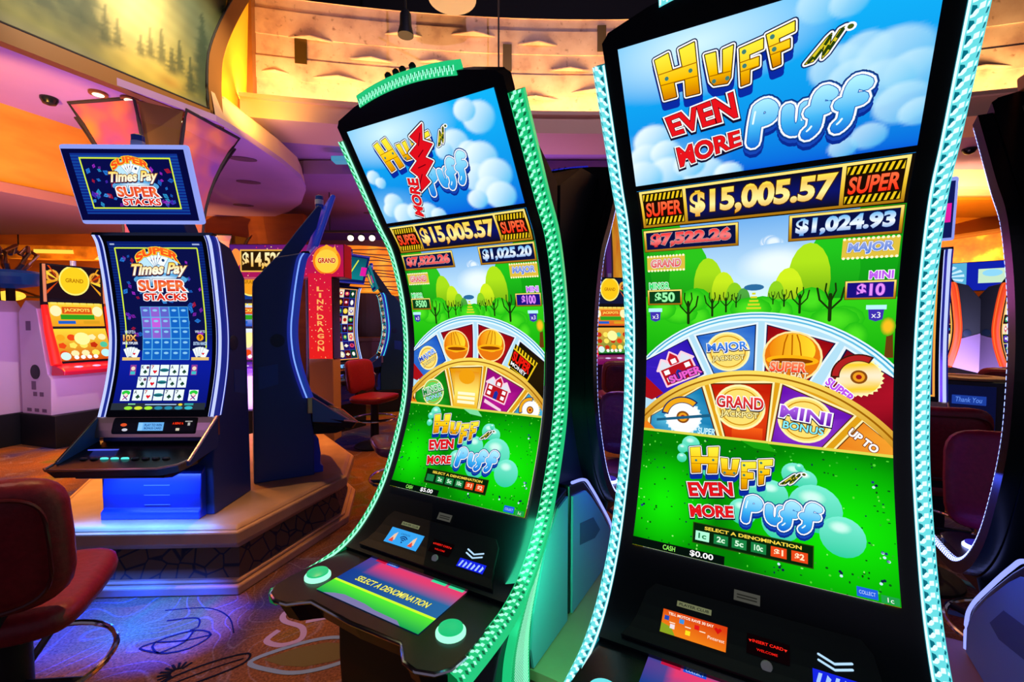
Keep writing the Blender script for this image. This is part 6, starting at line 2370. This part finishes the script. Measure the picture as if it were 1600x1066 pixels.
MB().tube([(0, 0, 4.4), (0, 0, 7.9)], .012, 6).build('rod', CAVE, t)

# amber drum with dark slats, and its row of spotlights
t = thing('round_bar', 'amber drum wall wrapped in dark uneven slats, left of the green machine', 'lamp shade', (-2.95, 9.3, 0))
b = MB()
b.lathe([(.95, 2.05), (.95, 2.86)], (0, 0, 0), 40)
dm = noisy('amber_drum', lin('ff9010'), lin('c85008'), 1.6, .5, stops=[(.3, lin('b04808')), (.55, lin('ff8c10')), (.75, lin('ffd840'))])
bs = dm.node_tree.nodes['Principled BSDF']
dm.node_tree.links.new(bs.inputs['Base Color'].links[0].from_socket, bs.inputs['Emission Color'])
bs.inputs['Emission Strength'].default_value = .75
b.build('drum', dm, t, smooth=True)
rnd = random.Random(8)
for i in range(11):
    z = 2.08 + i * .072
    MB().tube([(.957 * math.cos(a * PI / 18), .957 * math.sin(a * PI / 18), z + .02 * math.sin(a * .7 + i * 1.7) + rnd.uniform(-.004, .004)) for a in range(36)], .009, 5, closed=True).build('slat', CAVE, t)
t = thing('round_counter', 'dark round counter below the amber drum', 'counter', (-2.95, 9.3, 0))
b = MB()
b.lathe([(.9, 0), (.9, 1.1), (1.02, 1.12), (1.02, 1.18)], (0, 0, 0), 32)
b.build('counter_body', noisy('dark_wood', lin('4c2c18'), lin('5c3820'), 3, .5), t)
MB().lathe([(.3, 1.18), (.3, 2.04)], (0, 0, 0), 24).build('counter_post', CAVE, t)
tk = thing('lighting_track', 'ceiling track above the amber drum', 'track', (-2.8, 8.6, 0))
b = MB()
b.box((0, 0, 3.16), (1.8, .05, .04))
b.build('rail', CAVE, tk)
for i in range(2):
    MB().tube([(-.6 + 1.2 * i, 0, 3.16), (-.6 + 1.2 * i, 0, 3.88)], .012, 6).build('hanger', CAVE, tk)
for i in range(5):
    t = thing('track_spotlight', ('leftmost', 'second from left', 'middle', 'fourth from left', 'rightmost')[i] + ' of five lit bulbs on the track above the amber drum', 'spotlight', (-3.0 + i * .2 + (.05 if i > 2 else 0), 8.58, 3.06), 0, 'track spotlights above the drum')
    MB().lathe([(.045, .05), (.055, -.03)], (0, 0, 0), 14).build('lamp_can', SATIN, t, smooth=True)
    MB().ball((0, -.02, -.03), .055, 8).build('bulb', glow('track_bulb', lin('fff0d0'), 3.0), t, smooth=True)

# copper scrollwork lamp, bowl and boat lantern at the far left
t = thing('scroll_lamp', 'copper scrollwork lamp over a blue bowl at the left frame edge', 'lamp', (-7.22, 6.6, 0))
rnd = random.Random(4)
b = MB()
for i in range(7):
    a = i * .9
    P = [(.05 * math.cos(a), .05 * math.sin(a), 2.15), (.2 * math.cos(a), .2 * math.sin(a), 2.3), (.28 * math.cos(a), .28 * math.sin(a), 2.45), (.2 * math.cos(a + .5), .2 * math.sin(a + .5), 2.55), (.12 * math.cos(a + .5), .12 * math.sin(a + .5), 2.45)]
    b.tube([(x, y, z) for x, y, z in [(p[0], p[1], p[2]) for p in P]], .028, 8)
b.build('scrolls', COPPER, t, smooth=True)
MB().lathe([(.06, 1.95), (.30, 2.0), (.36, 2.16), (.30, 2.2), (.06, 2.15)], (0, 0, 0), 20).build('bowl', mat('blue_bowl', lin('1c50b0'), .4, emit=lin('1840a0'), strength=.2), t, smooth=True)
MB().lathe([(.06, 0), (.05, 1.96)], (0, 0, 0), 12).build('stem', CAVE, t)
t = thing('boat_lantern', 'amber boat shaped lantern hanging at the left behind the red machine', 'lantern', (-7.45, 7.6, 2.70), R(10))
b = MB()
b.slab([(-.55, -.12), (.55, -.12), (.75, 0), (.55, .12), (-.55, .12), (-.75, 0)], -.2, .0, 0, [(-.8, -.17), (.8, -.17), (1.05, 0), (.8, .17), (-.8, .17), (-1.05, 0)])
b.build('hull', noisy('amber_mica', lin('c88420'), lin('7c4c14'), 6, .4), t)
b = MB()
b.box((0, -.15, -.09), (.55, .02, .06))
b.build('lit_window', glow('amber_window', lin('ffd048'), 1.2), t)
for x in (-.6, .6):
    MB().tube([(x, 0, 0), (x, 0, .95)], .01, 6).build('hanger', CAVE, t)
t = thing('wall_sconce', 'small oval glowing sconce at the left frame edge', 'sconce', (-9.75, 8.9, 1.98))
MB().ball((0, 0, 0), .2, 10, sc=(1.4, .7, .5)).build('sconce_bowl', glow('sconce', lin('ffcc40'), 1.3), t, smooth=True)
MB().tube([(0, .1, 0), (0, .6, 0)], .02, 6).build('sconce_arm', CAVE, t)
t = thing('neon_shelf', 'cyan lit shelf with posts below the stone ledge, left of the green machine', 'light fitting', (-2.3, 7.2, 3.98))
b = MB()
b.box((0, 0, 0), (.95, .2, .07))
b.build('shelf', glow('cyan_shelf', lin('3c9cc8'), .8), t, bevel=.01)
for x in (-.3, 0, .3):
    MB().tube([(x, 0, .0), (x, 0, .14)], .012, 6).build('post', CAVE, t)
# tilted glowing panel and its dark frame at the far right
t = thing('ember_panel', 'tilted picture panel glowing orange in a brown frame, upper right behind the dark machine', 'wall panel', (8.6, 8.2, 2.72), R(-44))
b = MB()
b.slab([(-.95, -.06), (.95, -.06), (.95, .02), (-.95, .02)], -.52, .42, 0)
for i in (0, 3, 4, 7):
    x, y, z = b.v[i]
    b.v[i] = (x + (.18 if z > 0 else .30), y, z - (.12 if z > 0 else 0))
em = noisy('ember_paint', lin('f07010'), lin('901808'), 2.4, .5, stops=[(.3, lin('8c2008')), (.5, lin('e86810')), (.68, lin('ffe040'))])
bs = em.node_tree.nodes['Principled BSDF']
em.node_tree.links.new(bs.inputs['Base Color'].links[0].from_socket, bs.inputs['Emission Color'])
bs.inputs['Emission Strength'].default_value = .7
b.build('panel', em, t)
f = MB()
f.tube([(b.v[i][0], b.v[i][1] - .02, b.v[i][2]) for i in (0, 1, 5, 4)], .05, 6, closed=True)
f.build('frame', mat('brown_frame', lin('8a5a30'), .5), t)
